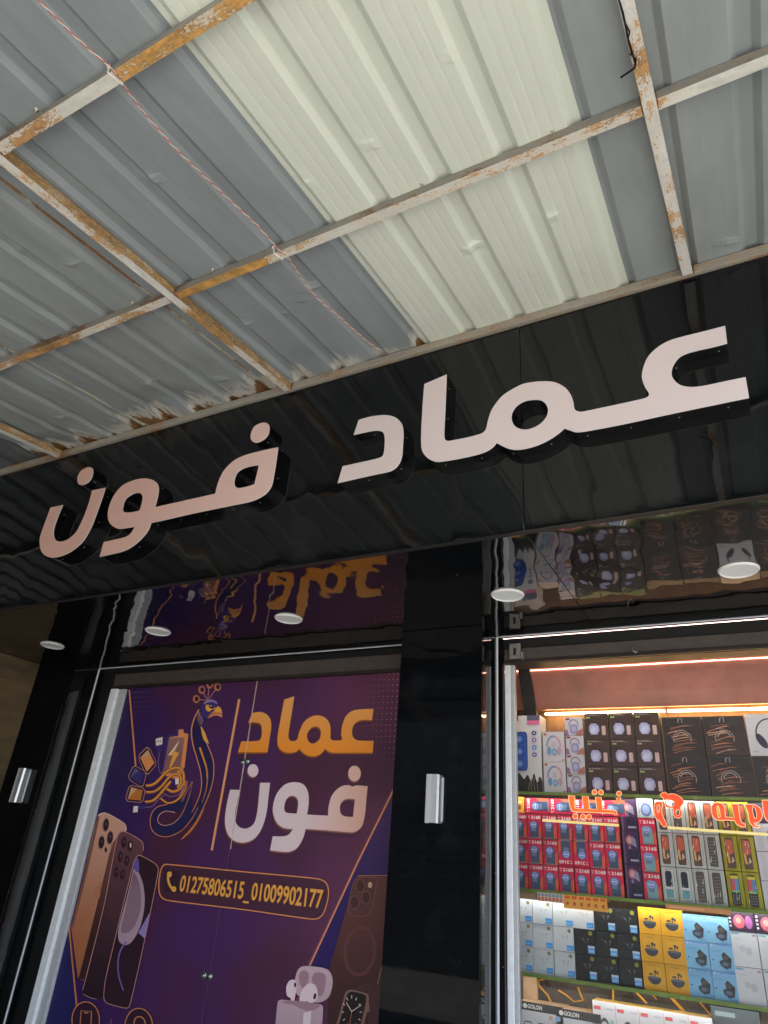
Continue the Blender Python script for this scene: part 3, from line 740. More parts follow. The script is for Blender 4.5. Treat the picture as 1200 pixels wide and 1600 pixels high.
fw = [(352, 1193, 1), (370, 1100, 1), (440, 1100), (475, 1090), (505, 1050, 1), (440, 1042), (395, 1005), (372, 940), (375, 880), (400, 810), (450, 755), (510, 738), (570, 750), (603, 795), (612, 860), (600, 955, 1), (742, 962, 1), (745, 900), (765, 830), (810, 778), (860, 758), (1005, 765, 1), (995, 880), (985, 970), (965, 1035), (920, 1070), (870, 1072), (750, 1062), (590, 1050, 1), (570, 1120), (530, 1180), (480, 1203), (430, 1203)]
fh1 = [(447, 910), (460, 855), (490, 830), (525, 837), (541, 870), (530, 948, 1), (480, 945), (455, 938)]
fh2 = [(820, 900), (835, 868), (865, 850), (920, 852, 1), (908, 970, 1), (850, 965), (825, 945)]
def glyph(outer, holes, m, edge, soft):
    for k, (dx, dy) in enumerate(((-12, 34), (-8, 22))):
        PS.poly(sp_(Z8, [(p[0] + dx, p[1] + dy) + tuple(p[2:]) for p in outer]), soft[k], [sp_(Z8, [(p[0] + dx, p[1] + dy) + tuple(p[2:]) for p in h]) for h in holes])
    PS.poly(sp_(Z8, [(p[0] - 3, p[1] + 9) + tuple(p[2:]) for p in outer]), edge, [sp_(Z8, [(p[0] - 3, p[1] + 9) + tuple(p[2:]) for p in h]) for h in holes])
    PS.poly(sp_(Z8, outer), m, [sp_(Z8, h) for h in holes])
sf = (pm('soft1', (.062, .018, .055)), pm('soft2', (.075, .022, .035)))
oe = pm('orange edge', (.33, .085, .02)); pe = pm('pink edge', (.27, .10, .10))
glyph(dal_, [], M['p_or'], oe, sf); glyph(ima, [imh], M['p_or'], oe, sf)
PW = grad('print pale pink blend', 0, .35, 1.05, (.82, .66, .70), (.85, .47, .36))
glyph(nn, [], PW, pe, sf); glyph(fw, [fh1, fh2], PW, pe, sf)
glyph([p for p in ell(238, 660, 36, 43, 12)], [], PW, pe, sf); glyph([p for p in ell(918, 680, 42, 52, 12)], [], PW, pe, sf)
# --- bird emblem with cables
neck = [(655, 350), (625, 410), (603, 470), (597, 540), (612, 630), (642, 730), (668, 830), (676, 920), (665, 1000), (635, 1080), (590, 1160), (515, 1230, 1), (600, 1235), (680, 1130), (735, 1010), (765, 890), (768, 780), (748, 690), (712, 600), (690, 520), (688, 450), (720, 410), (690, 350)]
PS.poly(sp_(Z7, neck), navy)
PS.stroke(sp_(Z7, [(655, 345), (625, 400), (602, 470), (597, 540), (612, 630), (642, 730), (668, 830), (676, 920), (665, 1000), (635, 1080), (590, 1160), (512, 1232)], closed=False), 2.0, or1, w1=.8)
PS.stroke(sp_(Z7, [(662, 640), (690, 720), (715, 800), (722, 880), (712, 970), (680, 1070)], closed=False), 3.6, or2, w1=1.0)
PS.stroke(sp_(Z7, [(662, 640), (688, 720), (712, 800), (718, 880)], closed=False), 1.2, or3, w1=.6)
PS.stroke(sp_(Z7, [(672, 480), (690, 545), (722, 620), (755, 700), (772, 780), (768, 880), (740, 990), (690, 1110), (620, 1240), (520, 1357)], closed=False), 1.6, or1, w1=.8)
PS.poly(sp_(Z7, [(672, 470, 1), (700, 520), (720, 570), (735, 610, 1), (700, 590), (680, 540)]), or3)
PS.poly(sp_(Z7, [(620, 1240, 1), (700, 1110), (660, 1200), (600, 1290), (520, 1360, 1)]), or2)
for d_x in range(5):
    PS.stroke(mapp(Z7, [(655 - d_x * 0 + d_x * 9, 350 + d_x * 18), (640 + d_x * 7, 430 + d_x * 14)]), 1.2, or1 if d_x % 2 else lil, w1=.3)
for cx, cy in ((635, 262), (678, 190), (740, 148), (802, 168)):
    PS.stroke(mapp(Z7, [(cx, cy), (722, 275)]), .8, pk)
    PS.poly(mapp(Z7, ell(cx, cy, 27, 32, 20)), or2); PS.poly(mapp(Z7, ell(cx + 2, cy - 2, 22, 26, 20)), pm('rose', (.42, .17, .12)))
    PS.poly(mapp(Z7, ell(cx + 3, cy - 1, 14, 19, 16)), dkp)
PS.poly(sp_(Z7, [(672, 345), (682, 305), (710, 275), (750, 263), (790, 275), (808, 305), (800, 330), (770, 345), (740, 380), (715, 410), (690, 400)]), navy2)
PS.poly(sp_(Z7, [(690, 300), (715, 274), (755, 266), (790, 280), (800, 300), (760, 285), (725, 290)]), lil)
PS.poly(sp_(Z7, [(712, 305, 1), (760, 315), (795, 340, 1), (760, 345), (735, 360), (712, 345)]), or3)
PS.poly(sp_(Z7, [(735, 312, 1), (765, 318), (780, 332, 1), (755, 338), (738, 328)]), dkp); PS.poly(mapp(Z7, ell(750, 318, 5, 5, 10)), whp)
PS.poly(sp_(Z7, [(780, 350, 1), (805, 318), (828, 335), (838, 370), (835, 408, 1), (815, 395), (780, 390), (745, 405), (715, 418, 1), (740, 385)]), or1)
PS.poly(sp_(Z7, [(775, 358, 1), (806, 326), (826, 342), (834, 368, 1), (800, 360)]), or3)
PS.stroke(sp_(Z7, [(715, 418), (760, 378), (800, 372), (834, 378)], closed=False), 1.0, wine)
# swirling tail
PS.poly(sp_(Z7, [(545, 960), (500, 1050), (400, 1086), (325, 1110), (283, 1170), (282, 1265), (335, 1325), (420, 1335), (520, 1290), (590, 1190), (605, 1100), (600, 1000, 1), (560, 1090), (510, 1180), (450, 1235), (375, 1248), (338, 1215), (350, 1165), (400, 1140), (465, 1147, 1), (520, 1120), (560, 1040)]), navy)
PS.stroke(sp_(Z7, [(555, 900), (545, 980), (500, 1050), (400, 1086), (325, 1110), (283, 1170), (282, 1265), (335, 1325), (420, 1335), (520, 1290), (600, 1200), (650, 1110)], closed=False), 1.3, or1, w1=.7)
PS.stroke(sp_(Z7, [(470, 1148), (400, 1138), (350, 1165), (336, 1215), (375, 1248), (450, 1235), (515, 1175), (560, 1080), (590, 990), (606, 905)], closed=False), 1.3, pk, w1=.5)
PS.stroke(sp_(Z7, [(606, 905), (575, 960), (530, 1060)], closed=False), .9, or1, w1=.4)
PS.stroke(sp_(Z7, [(565, 900), (560, 960), (520, 1070)], closed=False), .9, pk, w1=.4)
# battery
PS.poly(mapp(Z7, [(398, 570), (420, 540), (468, 533), (472, 500), (536, 498), (538, 525), (576, 535), (545, 790), (500, 900), (370, 850)]), or1)
PS.poly(mapp(Z7, [(398, 570), (420, 540), (468, 533), (472, 500), (500, 500), (495, 550), (430, 560), (415, 640), (385, 800), (365, 850)]), navy2)
PS.poly(mapp(Z7, [(425, 565), (545, 560), (515, 790), (480, 840), (375, 845)]), grad('print battery glass', 2, .55, .9, (.30, .13, .13), (.50, .25, .20)))
PS.poly(mapp(Z7, [(503, 585), (418, 700), (452, 705), (412, 845), (503, 680), (468, 675)]), or3)
PS.poly(mapp(Z7, [(503, 585), (418, 700), (430, 702), (492, 620)]), whp)
# plugs
PS.poly(mapp(Z7, [(320, 572), (374, 558), (372, 615), (322, 628)]), whp); PS.poly(mapp(Z7, [(323, 628), (372, 615), (366, 680), (332, 690)]), navy2)
for x in (338, 356): PS.poly(mapp(Z7, ell(x, 592, 5, 6, 8)), dkp)
PS.stroke(sp_(Z7, [(348, 686), (340, 760), (352, 830), (385, 858)], closed=False), .9, lil)
PS.poly(mapp(Z7, [(148, 1098), (184, 1098), (178, 1145), (142, 1148)]), whp); PS.poly(mapp(Z7, [(184, 1096), (235, 1096), (232, 1122), (178, 1125)]), navy2)
PS.stroke(sp_(Z7, [(235, 1108), (290, 1100), (340, 1050), (400, 1000)], closed=False), .9, lil)
PS.poly(mapp(Z7, [(470, 885), (500, 880), (502, 925), (474, 930)]), whp); PS.poly(mapp(Z7, [(445, 880), (472, 885), (474, 925), (452, 915)]), navy2)
for q in ([(250, 860), (290, 880), (340, 885), (380, 870)], [(262, 895), (310, 915), (360, 900)]): PS.stroke(sp_(Z7, q, closed=False), 1.2, navy2)
for q, w in (([(245, 940), (300, 930), (350, 890), (400, 835), (455, 805), (510, 805), (538, 850), (535, 920), (500, 970), (450, 985), (405, 962)], 4.4),
             ([(243, 990), (310, 985), (370, 940), (420, 880), (470, 850), (510, 862), (518, 910), (490, 955)], 4.0),
             ([(238, 1066), (300, 1055), (350, 1010), (400, 950), (440, 905)], 4.2),
             ([(360, 1040), (420, 1075), (490, 1050), (530, 990), (545, 900)], 3.0)):
    L = sp_(Z7, q, closed=False)
    PS.stroke(L, w + 1.0, dkp); PS.stroke(L, w, or2); PS.stroke([(u - .3, v - .7) for u, v in L], w * .35, or3)
L = sp_(Z7, [(380, 1000), (430, 1025), (500, 1010), (540, 940)], closed=False); PS.stroke(L, 2.2, navy2); PS.stroke([(u, v - .6) for u, v in L], .5, pk)
for q, scr in (([(180, 712), (262, 628), (330, 768), (250, 862)], or1), ([(100, 880), (150, 778), (250, 835), (218, 957)], navy2), ([(82, 1058), (118, 932), (240, 962), (218, 1072)], or2)):
    P_ = mapp(Z7, q); c_ = (sum(p[0] for p in P_) / 4, sum(p[1] for p in P_) / 4)
    def shr(k): return [(c_[0] + (p[0] - c_[0]) * k, c_[1] + (p[1] - c_[1]) * k) for p in P_]
    def rnd(Q):   # rounded quad
        out = []
        for i in range(4):
            a, b, c = Q[i - 1], Q[i], Q[(i + 1) % 4]
            for t in (0, .33, .66, 1):
                p = (b[0] + (a[0] - b[0]) * .16 * (1 - t), b[1] + (a[1] - b[1]) * .16 * (1 - t)); r = (b[0] + (c[0] - b[0]) * .16 * t, b[1] + (c[1] - b[1]) * .16 * t)
                out.append((p[0] + r[0] - b[0], p[1] + r[1] - b[1]))
        return out
    PS.poly(rnd(shr(1.04)), pk); PS.poly(rnd(shr(.98)), dkp); PS.poly(shr(.74), scr)
    PS.poly([shr(.74)[0], shr(.74)[1], ((shr(.74)[1][0] + shr(.74)[2][0]) / 2, (shr(.74)[1][1] + shr(.74)[2][1]) / 2)], pm('screen sheen', (.60, .34, .20)) if scr is not navy2 else pm('sheen2', (.10, .10, .26)))
# --- phones
PS.poly(sp_(Z10, [(48, 985, 1), (120, 700), (215, 300), (262, 280), (380, 345), (395, 385), (330, 640), (130, 1330, 1), (92, 1312, 1), (70, 1150)]), grad('print copper phone', 2, -.75, .35, (.46, .15, .06), (.78, .42, .31)))
PS.poly(sp_(Z10, [(48, 985, 1), (120, 700), (213, 303, 1), (228, 300, 1), (140, 690), (60, 1000, 1)]), pm('phone side', (.20, .075, .06)))
PS.poly(sp_(Z10, [(300, 480, 1), (345, 420, 1), (360, 470, 1), (250, 900), (135, 1325, 1), (95, 1315, 1), (200, 900)]), grad('print phone shade', 2, -.7, .2, (.05, .016, .02), (.22, .085, .07)))
PS.stroke(sp_(Z10, [(215, 300), (262, 281), (380, 346), (394, 386)], closed=False), .9, whp)
PS.stroke(sp_(Z10, [(232, 320), (262, 300), (320, 330), (325, 380), (300, 500), (270, 545), (205, 515), (200, 470), (232, 320)], closed=False), .6, pk)
lens = pm('lens', (.03, .012, .018)); lr = pm('lens ring', (.33, .17, .15))
for x, y in ((265, 356), (291, 436), (237, 465)):
    PS.poly(mapp(Z10, ell(x, y, 21, 45, 24, .12)), lr); PS.poly(mapp(Z10, ell(x + 2, y, 17, 38, 24, .12)), lens); PS.poly(mapp(Z10, ell(x + 4, y - 6, 6, 12, 14)), pm('lens glint', (.12, .06, .06)))
PS.poly(mapp(Z10, ell(266, 511, 8, 17, 14)), lens)
PS.poly(sp_(Z10, [(195, 770), (212, 735), (232, 732), (238, 745), (230, 765), (232, 790), (222, 815), (205, 825), (192, 805)]), pm('emblem', (.45, .17, .09))); PS.poly(mapp(Z10, ell(233, 718, 5, 11, 10, .6)), pm('emblem', (.45, .17, .09)))
PS.poly(sp_(Z10, [(118, 1392, 1), (250, 880), (335, 430), (375, 395), (490, 458), (502, 515), (470, 640), (250, 1432, 1), (205, 1445), (130, 1415)]), grad('print mauve phone', 2, -.9, .25, (.026, .010, .020), (.17, .065, .085)))
PS.stroke(sp_(Z10, [(122, 1388), (250, 880), (338, 432), (376, 396), (490, 459), (501, 515)], closed=False), .9, pk)
PS.stroke(sp_(Z10, [(125, 1412), (170, 1435), (208, 1444)], closed=False), .7, pk)
for x, y, b_ in ((378, 466, 0), (417, 488, 1), (356, 556, 0), (396, 580, 0), (331, 652, 0), (370, 668, 0)):
    PS.poly(mapp(Z10, ell(x, y, 19, 40, 22, .12)), pm('mauve ring', (.10, .035, .05))); PS.poly(mapp(Z10, ell(x + 1, y, 15, 33, 22, .12)), lens)
    PS.poly(mapp(Z10, ell(x + 4, y - 5, 5, 11 if not b_ else 16, 12)), whp if b_ else pm('lens glint', (.12, .06, .06)))
scrn = sp_(Z10, [(255, 1430), (270, 1300), (440, 600), (468, 548), (520, 565), (582, 605), (595, 645), (500, 1120), (418, 1480), (395, 1500), (275, 1468)])
PS.poly(scrn, pm('screen', (.030, .010, .020)))
PS.poly(sp_(Z10, [(445, 600, 1), (470, 645), (500, 730), (510, 830), (498, 930), (470, 1020), (425, 1090), (385, 1106), (350, 1080), (345, 1010), (400, 800)]), grad('print screen crescent', 2, -.35, .28, (.50, .33, .42), (.26, .14, .20)))
PS.poly(sp_(Z10, [(440, 650, 1), (470, 700), (488, 800), (480, 900), (445, 990), (400, 1030), (362, 1020), (390, 880)]), grad('print screen core', 2, -.32, .12, (.30, .18, .24), (.032, .012, .02)))
PS.poly(sp_(Z10, [(458, 560, 1), (470, 570), (475, 640), (460, 650), (440, 620)]), pm('violet', (.12, .09, .33)))
PS.poly(sp_(Z10, [(540, 905, 1), (470, 1030, 1), (510, 1065, 1), (530, 980)]), pm('violet pale', (.26, .20, .48)))
PS.stroke(sp_(Z10, [(395, 1085), (360, 1140), (345, 1210), (350, 1300), (378, 1390)], closed=False), 2.6, pm('violet', (.12, .09, .33)), w1=1.5)
PS.stroke(sp_(Z10, [(390, 1090), (357, 1145), (342, 1210), (347, 1300), (376, 1390)], closed=False), .8, pm('violet pale', (.26, .20, .48)))
PS.stroke(scrn, .9, pk, closed=True)
# --- phone number plate
plate = sm([(262, 1350.5), (380, 1362), (496, 1373), (511, 1380), (514.5, 1398), (508, 1424), (500, 1434), (488, 1436), (380, 1421), (262, 1406.5), (252, 1399), (249.5, 1384), (252, 1362), (256, 1353)])
PS.poly(plate, pm('plate', (.060, .018, .04))); PS.stroke(plate, 1.7, or1, closed=True)
PS.poly(sm([(259, 1359), (281, 1361), (283.5, 1364), (283, 1393), (280, 1396.5), (259, 1394), (256.5, 1390), (257, 1362)]), pm('plate2', (.035, .012, .028)))
PS.stroke(sm([(259, 1359), (281, 1361), (283.5, 1364), (283, 1393), (280, 1396.5), (259, 1394), (256.5, 1390), (257, 1362)]), .5, wine, closed=True)
PS.stroke(sp_(Z10, [(662, 662), (656, 690), (664, 725), (680, 752), (700, 765)], closed=False), 3.6, or3)
PS.poly(sp_(Z10, [(652, 655), (672, 648), (680, 668), (668, 684), (652, 680)]), or3); PS.poly(sp_(Z10, [(680, 750), (695, 738), (708, 755), (700, 774), (682, 770)]), or3)
PT = Print(lambda x, z, k: (x, YP - .0150 - k, z), .0002)
PT.text('01275806515', -3.462, EYE - .246, .520, .098, pm('digit edge', (.45, .13, .03)), bold=.03)
PT.text('01275806515', -3.458, EYE - .243, .516, .094, pm('digits', (.86, .36, .07)), bold=.014)
PT.text('01009902177', -2.885, EYE - .246, .512, .098, pm('digit edge', (.45, .13, .03)), bold=.03)
PT.text('01009902177', -2.881, EYE - .243, .508, .094, pm('digits', (.86, .36, .07)), bold=.014)
PT.rect(-2.937, EYE - .262, -2.893, EYE - .251, pm('digits', (.86, .36, .07)))
PT.mb.build('phone_number', cab)
# --- right hand devices
PS.poly(sp_(Z11, [(785, 160, 1), (805, 142, 1), (1160, 138, 1), (1160, 1400, 1), (560, 1400, 1), (575, 880, 1), (690, 480)]), grad('print bronze phone', 2, -.8, .1, (.055, .018, .018), (.17, .055, .05)))
PS.stroke(mapp(Z11, [(800, 142), (1100, 137)]), .6, pk)
bump_ = sp_(Z11, [(732, 350), (765, 200), (790, 165), (850, 155), (925, 160), (945, 185), (930, 290), (905, 400), (880, 448), (830, 460), (750, 448), (732, 410)])
PS.poly(bump_, pm('bump', (.095, .032, .03))); PS.stroke(bump_, .7, pm('bump line', (.22, .09, .08)), closed=True)
for x, y in ((820, 222), (775, 350), (865, 312)): PS.stroke(mapp(Z11, ell(x, y, 36, 52, 20)), .7, pm('bump line', (.22, .09, .08)), closed=True); PS.poly(mapp(Z11, ell(x, y, 28, 42, 20)), pm('bump dark', (.06, .02, .022)))
PS.poly(mapp(Z11, ell(897, 214, 17, 24, 16)), pm('flash', (.62, .33, .22)))
PS.stroke(mapp(Z11, ell(818, 730, 115, 185, 36, .08)), 5.5, pm('ring', (.12, .038, .036)), closed=True)
PS.stroke(mapp(Z11, [(1001, 800), (955, 985)]), .7, pk)
PS.poly(sp_(Z11, [(780, 1030, 1), (860, 985), (1000, 1000, 1), (1000, 1400, 1), (860, 1400, 1), (890, 1080)]), pm('strap', (.075, .026, .032)))
wt_ = sp_(Z11, [(600, 1400, 1), (655, 1240), (705, 1060), (745, 1030), (870, 1060), (888, 1085), (880, 1180), (820, 1400, 1)])
PS.poly(wt_, pm('watch rim', (.26, .13, .11))); PS.poly(sp_(Z11, [(625, 1400, 1), (665, 1260), (715, 1075), (750, 1045), (855, 1070), (868, 1100), (850, 1200), (800, 1400, 1)]), pm('watch face', (.014, .008, .010)))
for a in range(12):
    an = R(30 * a); c_, s_ = math.cos(an), math.sin(an)
    PS.stroke(mapp(Z11, [(755 + 62 * c_ - 8 * s_ * 0, 1205 + 105 * s_), (755 + 78 * c_, 1205 + 130 * s_)]), 1.2, whp)
PS.stroke(mapp(Z11, [(755, 1200), (712, 1130)]), 1.1, whp); PS.stroke(mapp(Z11, [(755, 1200), (830, 1150)]), 1.1, whp); PS.stroke(mapp(Z11, [(755, 1200), (735, 1330)]), .6, or1)
PS.poly(sp_(Z11, [(872, 1150), (890, 1140), (892, 1200), (876, 1205)]), pm('watch rim', (.26, .13, .11)))
lid = sp_(Z11, [(310, 985), (325, 900), (350, 860), (390, 846), (520, 858), (580, 885), (606, 950), (598, 1030), (570, 1095), (500, 1130), (420, 1118), (330, 1070)])
pod = grad('print earbud pink', 2, -1.0, -.5, (.46, .30, .36), (.66, .46, .52)); pods = pm('pod shade', (.34, .19, .23)); podl = pm('pod light', (.72, .56, .60))
PS.poly(lid, pod); PS.poly(sp_(Z11, [(345, 960), (350, 900), (385, 880), (420, 905), (410, 985), (370, 1020)]), pods); PS.poly(sp_(Z11, [(445, 960), (460, 905), (510, 895), (550, 920), (548, 1010), (520, 1080), (480, 1060)]), pods)
PS.poly(sp_(Z11, [(245, 1010), (270, 960), (310, 955), (325, 990), (318, 1060), (300, 1145), (275, 1140), (280, 1100), (250, 1075)]), podl); PS.poly(mapp(Z11, ell(314, 993, 9, 20, 12)), lens)
PS.poly(sp_(Z11, [(345, 1170, 1), (352, 1080), (385, 1010), (430, 980), (475, 1000), (490, 1060), (480, 1110), (440, 1135), (400, 1120), (378, 1140), (372, 1180, 1)]), podl); PS.poly(mapp(Z11, ell(468, 1082, 11, 26, 12, .2)), lens); PS.poly(mapp(Z11, ell(335, 1100, 14, 10, 12)), pm('pod red', (.30, .06, .06)))
PS.poly(sp_(Z11, [(150, 1420, 1), (165, 1250), (180, 1125), (205, 1108), (300, 1118), (400, 1128), (510, 1145), (532, 1165), (528, 1280), (520, 1420, 1)]), pod)
PS.poly(sp_(Z11, [(208, 1122), (300, 1115), (400, 1125), (505, 1150), (480, 1180), (400, 1195), (300, 1150), (230, 1135)]), pods)
PS.poly(sp_(Z11, [(380, 1210, 1), (440, 1195, 1), (430, 1420, 1), (370, 1420, 1)]), podl)
# --- round icons at the bottom
for (cx, cy, k) in ((136, 1593, 0), (219, 1603, 1)):
    PS.poly(ell(cx, cy, 21.5, 28), pm('plate2', (.035, .012, .028))); PS.stroke(ell(cx, cy, 21.5, 28, 36), 1.4, or1, closed=True)
    if k == 0: PS.stroke(mapp(lambda a, b: (a, b), [(129, 1579), (145, 1580), (144, 1606), (127, 1606)]), 1.4, or1, closed=True); PS.rect(134, 1581.5, 140, 1583, or1)
    else: PS.stroke(sm([(211, 1606), (213, 1592), (221, 1588), (228, 1594), (229, 1607)], closed=False), 1.4, or1)
PS.stroke([(176, 1592), (175, 1600)], .6, pk)
o = PS.mb.build('printed_artwork', cab)
# lock knobs
def knob(u, v, ro=.021):
    x, z = qy(u, v, YP)
    g = MB(); g.lathe([(ro, .0), (ro, .006), (ro * .92, .009), (ro * .62, .009), (ro * .58, .016), (ro * .5, .019), (.0, .0195)], (x, YP - .0015, z), (0, -1, 0), M['knob'], 28)
    g.box(x - .002, x + .002, YP - .0215, YP - .0208, z - .009, z + .009, M['black']); g.build('lock_knob', cab)
M['knob'] = mat('chrome lock', (.30, .33, .33), .25, .85)
for u, v in ((379.5, 1191), (387, 1189.5)): knob(u, v)
for u, v in ((319.5, 1524), (328.5, 1525.5)): knob(u, v)
#@@C1
# ------------------------------------------------------------------ glass display case (right bay)
YB = 4.15; S1, S2, S3, S4 = EYE + .438, EYE - .056, EYE - .438, EYE - .93
case = thing('display_case', (0, 4.2, .12), 'tall glass fronted display case with white frame, glass shelves and warm strip lights', 'display case')
M['wood'] = mat('brown wood panel', (.17, .095, .048), .55, var=.25, vscale=5, stretch=(6, 1, .5))
M['salmon'] = mat('painted case ceiling panel', (.30, .115, .080), .5, var=.28, vscale=3.2)
M['strip'] = mat('lit warm LED strip', (1, .8, .5), .5, emit=(1.0, .62, .26), estr=9)
M['strip_p'] = mat('lit pink LED strip', (1, .7, .6), .5, emit=(1.0, .50, .34), estr=3.2)
M['strip_fill'] = mat('added white fill strip', (1, .95, .85), .5, emit=(1.0, .95, .90), estr=11.5)
M['green'] = mat('green glass edge', (.17, .27, .045), .25, var=.25, vscale=9)
g = MB(); g.box(-1.60, 1.40, 4.60, 4.615, .13, EYE + 1.29, M['wood']); g.build('back_panel', case)
g = MB(); g.box(-1.60, 1.40, 4.50, 4.52, EYE + .985, EYE + 1.29, M['salmon']); g.box(-1.60, 1.40, 3.905, 4.60, EYE + 1.292, EYE + 1.30, M['salmon']); g.build('top_panel', case)
g = MB(); g.box(-1.60, 1.40, 4.494, 4.4995, EYE + 1.247, EYE + 1.2505, M['strip_p']); g.build('led_or_fill_strip', case)
g = MB(); g.box(-1.26, -.52, 4.53, 4.545, EYE + .958, EYE + .970, M['strip']); g.box(-.50, .1, 4.53, 4.545, EYE + .958, EYE + .970, M['strip']); g.box(.12, 1.2, 4.53, 4.545, EYE + .958, EYE + .970, M['strip']); g.build('led_or_fill_strip', case)
g = MB(); g.box(-1.40, 1.20, 3.93, 3.95, EYE + 1.27, EYE + 1.278, M['strip_fill']); g.build('led_or_fill_strip', case)  # unseen strip added behind the header to brighten the goods
for z in (S1, S2, S3):
    g = MB(); g.box(-1.45, 1.20, 4.1062, 4.112, z - .013, z - .0095, M['strip_fill']); g.build('led_or_fill_strip', case)  # added strips hidden behind the shelf lips to light the carton fronts
for x in (-1.62, 1.40):
    g = MB(); g.box(x, x + .02, 3.86, 4.60, .13, EYE + 1.29, M['wood']); g.build('side_panel', case)
g = MB(); i = 0
A0, A1, B0, B1 = qy(808, 1033, 4.45), qy(825, 1033, 4.45), qy(840, 1122, 4.45), qy(821, 1122, 4.45)
g.v += [(A0[0], 4.44, A0[1]), (A1[0], 4.44, A1[1]), (B0[0], 4.44, B0[1]), (B1[0], 4.44, B1[1])] + [(A0[0], 4.47, A0[1]), (A1[0], 4.47, A1[1]), (B0[0], 4.47, B0[1]), (B1[0], 4.47, B1[1])]
for f in ((0, 1, 2, 3), (4, 7, 6, 5), (0, 4, 5, 1), (1, 5, 6, 2), (2, 6, 7, 3), (3, 7, 4, 0)): g.face(list(f), M['black'])
g.build('slanted_brace', case)
for z in (S1, S2, S3):
    g = MB(); g.box(-1.45, 1.38, 4.10, 4.105, z - .016, z - .0004, M['green']); g.box(-1.45, 1.38, 4.1055, 4.55, z - .008, z - .0004, mat('shelf glass %d' % (z * 10), (.10, .13, .07), .12)); g.build('shelf', case)
g = MB(); g.box(-1.60, 1.38, 4.0, 4.59, S4 - .03, S4 - .0005, M['wood']); g.box(-1.60, 1.38, 4.0, 4.02, .13, S4 - .031, M['wood']); g.build('base_deck', case)
g = MB(); g.box(-1.288, -1.254, 3.797, 3.84, .13, EYE + 1.094, M['frame'], bev=.003); g.box(-1.2535, -1.230, 3.800, 3.84, .13, EYE + 1.094, M['frame2'], bev=.003); g.build('frame', case)
gm = bpy.data.materials.new('clear front glass'); gm.use_nodes = True; nt = gm.node_tree; nt.nodes.clear()
mo = nd(nt, 'ShaderNodeOutputMaterial'); mxs = nd(nt, 'ShaderNodeMixShader'); tr = nd(nt, 'ShaderNodeBsdfTransparent'); gl = nd(nt, 'ShaderNodeBsdfGlossy'); fr = nd(nt, 'ShaderNodeFresnel')
gl.inputs['Roughness'].default_value = .02; fr.inputs['IOR'].default_value = 1.45; tr.inputs[0].default_value = (.96, .975, .97, 1)
nt.links.new(fr.outputs[0], mxs.inputs[0]); nt.links.new(tr.outputs[0], mxs.inputs[1]); nt.links.new(gl.outputs[0], mxs.inputs[2]); nt.links.new(mxs.outputs[0], mo.inputs[0])
g = MB(); g.poly([(-1.228, .14), (1.24, .14), (1.24, EYE + 1.094), (-1.228, EYE + 1.094)], gm, lambda a, b: (a, 3.81, b)); g.build('front_glass', case)
# marble back below the third shelf, with inlaid amber veins
g = MB(); g.box(-1.31, .9, 4.33, 4.35, S4 + .0, S3 - .012, mat('dark brown marble', (.060, .040, .028), .3, var=.5, vscale=7)); g.build('marble_panel', case)
amb = mat('amber vein', (.85, .36, .015), .4)
for q, w in (([(851, 1530), (841, 1532), (843, 1541), (856, 1555), (861, 1566), (868, 1571)], 3), ([(872, 1547), (884, 1554), (897, 1565), (912, 1563), (920, 1573)], 2.2), ([(903, 1543), (910, 1560), (924, 1578)], 2.2), ([(958, 1536), (958, 1566)], 3), ([(989, 1545), (1011, 1568)], 3), ([(1017, 1550), (1026, 1562)], 1.6), ([(1043, 1552), (1070, 1582)], 4.5), ([(1087, 1558), (1112, 1588)], 2.4), ([(1160, 1574), (1165, 1584)], 2)):
    VN = Print(lambda u, v, k: (lambda q: (q[0], 4.3295 - k, q[1]))(qy(u, v, 4.3295)), .0002); VN.stroke(q, w, amb); VN.mb.build('amber_vein', case)
g = MB(); wx = qy(813, 1395, 4.3)[0]
g.box(qy(812, 1400, 4.3)[0], qy(839, 1400, 4.3)[0], 4.29, 4.31, S3 + .3, S2 - .018, M['wood']); g.build('wood_upright', case); g = MB(); g.box(qy(818, 1540, 4.25)[0], qy(840, 1540, 4.25)[0], 4.24, 4.26, S4, S3 - .012, mat('light wood block', (.36, .21, .12), .5, var=.15, vscale=6)); g.build('wood_upright', case)

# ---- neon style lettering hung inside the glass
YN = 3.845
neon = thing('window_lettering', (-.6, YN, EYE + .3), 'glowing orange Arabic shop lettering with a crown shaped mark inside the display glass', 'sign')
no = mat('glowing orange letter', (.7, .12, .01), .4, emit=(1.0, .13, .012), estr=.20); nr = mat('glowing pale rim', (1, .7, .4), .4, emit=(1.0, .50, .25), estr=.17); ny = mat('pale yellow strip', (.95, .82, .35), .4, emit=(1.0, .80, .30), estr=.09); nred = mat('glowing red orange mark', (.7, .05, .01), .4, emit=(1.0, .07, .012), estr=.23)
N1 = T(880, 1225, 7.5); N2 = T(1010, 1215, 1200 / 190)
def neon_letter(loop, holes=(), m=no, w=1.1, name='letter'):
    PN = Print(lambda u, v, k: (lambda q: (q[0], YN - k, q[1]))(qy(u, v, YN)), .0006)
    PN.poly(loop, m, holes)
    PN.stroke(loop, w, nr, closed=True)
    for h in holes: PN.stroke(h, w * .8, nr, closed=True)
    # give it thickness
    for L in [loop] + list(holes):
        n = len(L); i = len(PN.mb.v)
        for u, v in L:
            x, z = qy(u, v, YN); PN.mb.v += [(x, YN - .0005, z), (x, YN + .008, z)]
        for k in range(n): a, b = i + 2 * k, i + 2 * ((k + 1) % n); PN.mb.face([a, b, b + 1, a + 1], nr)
    PN.mb.build(name, neon)
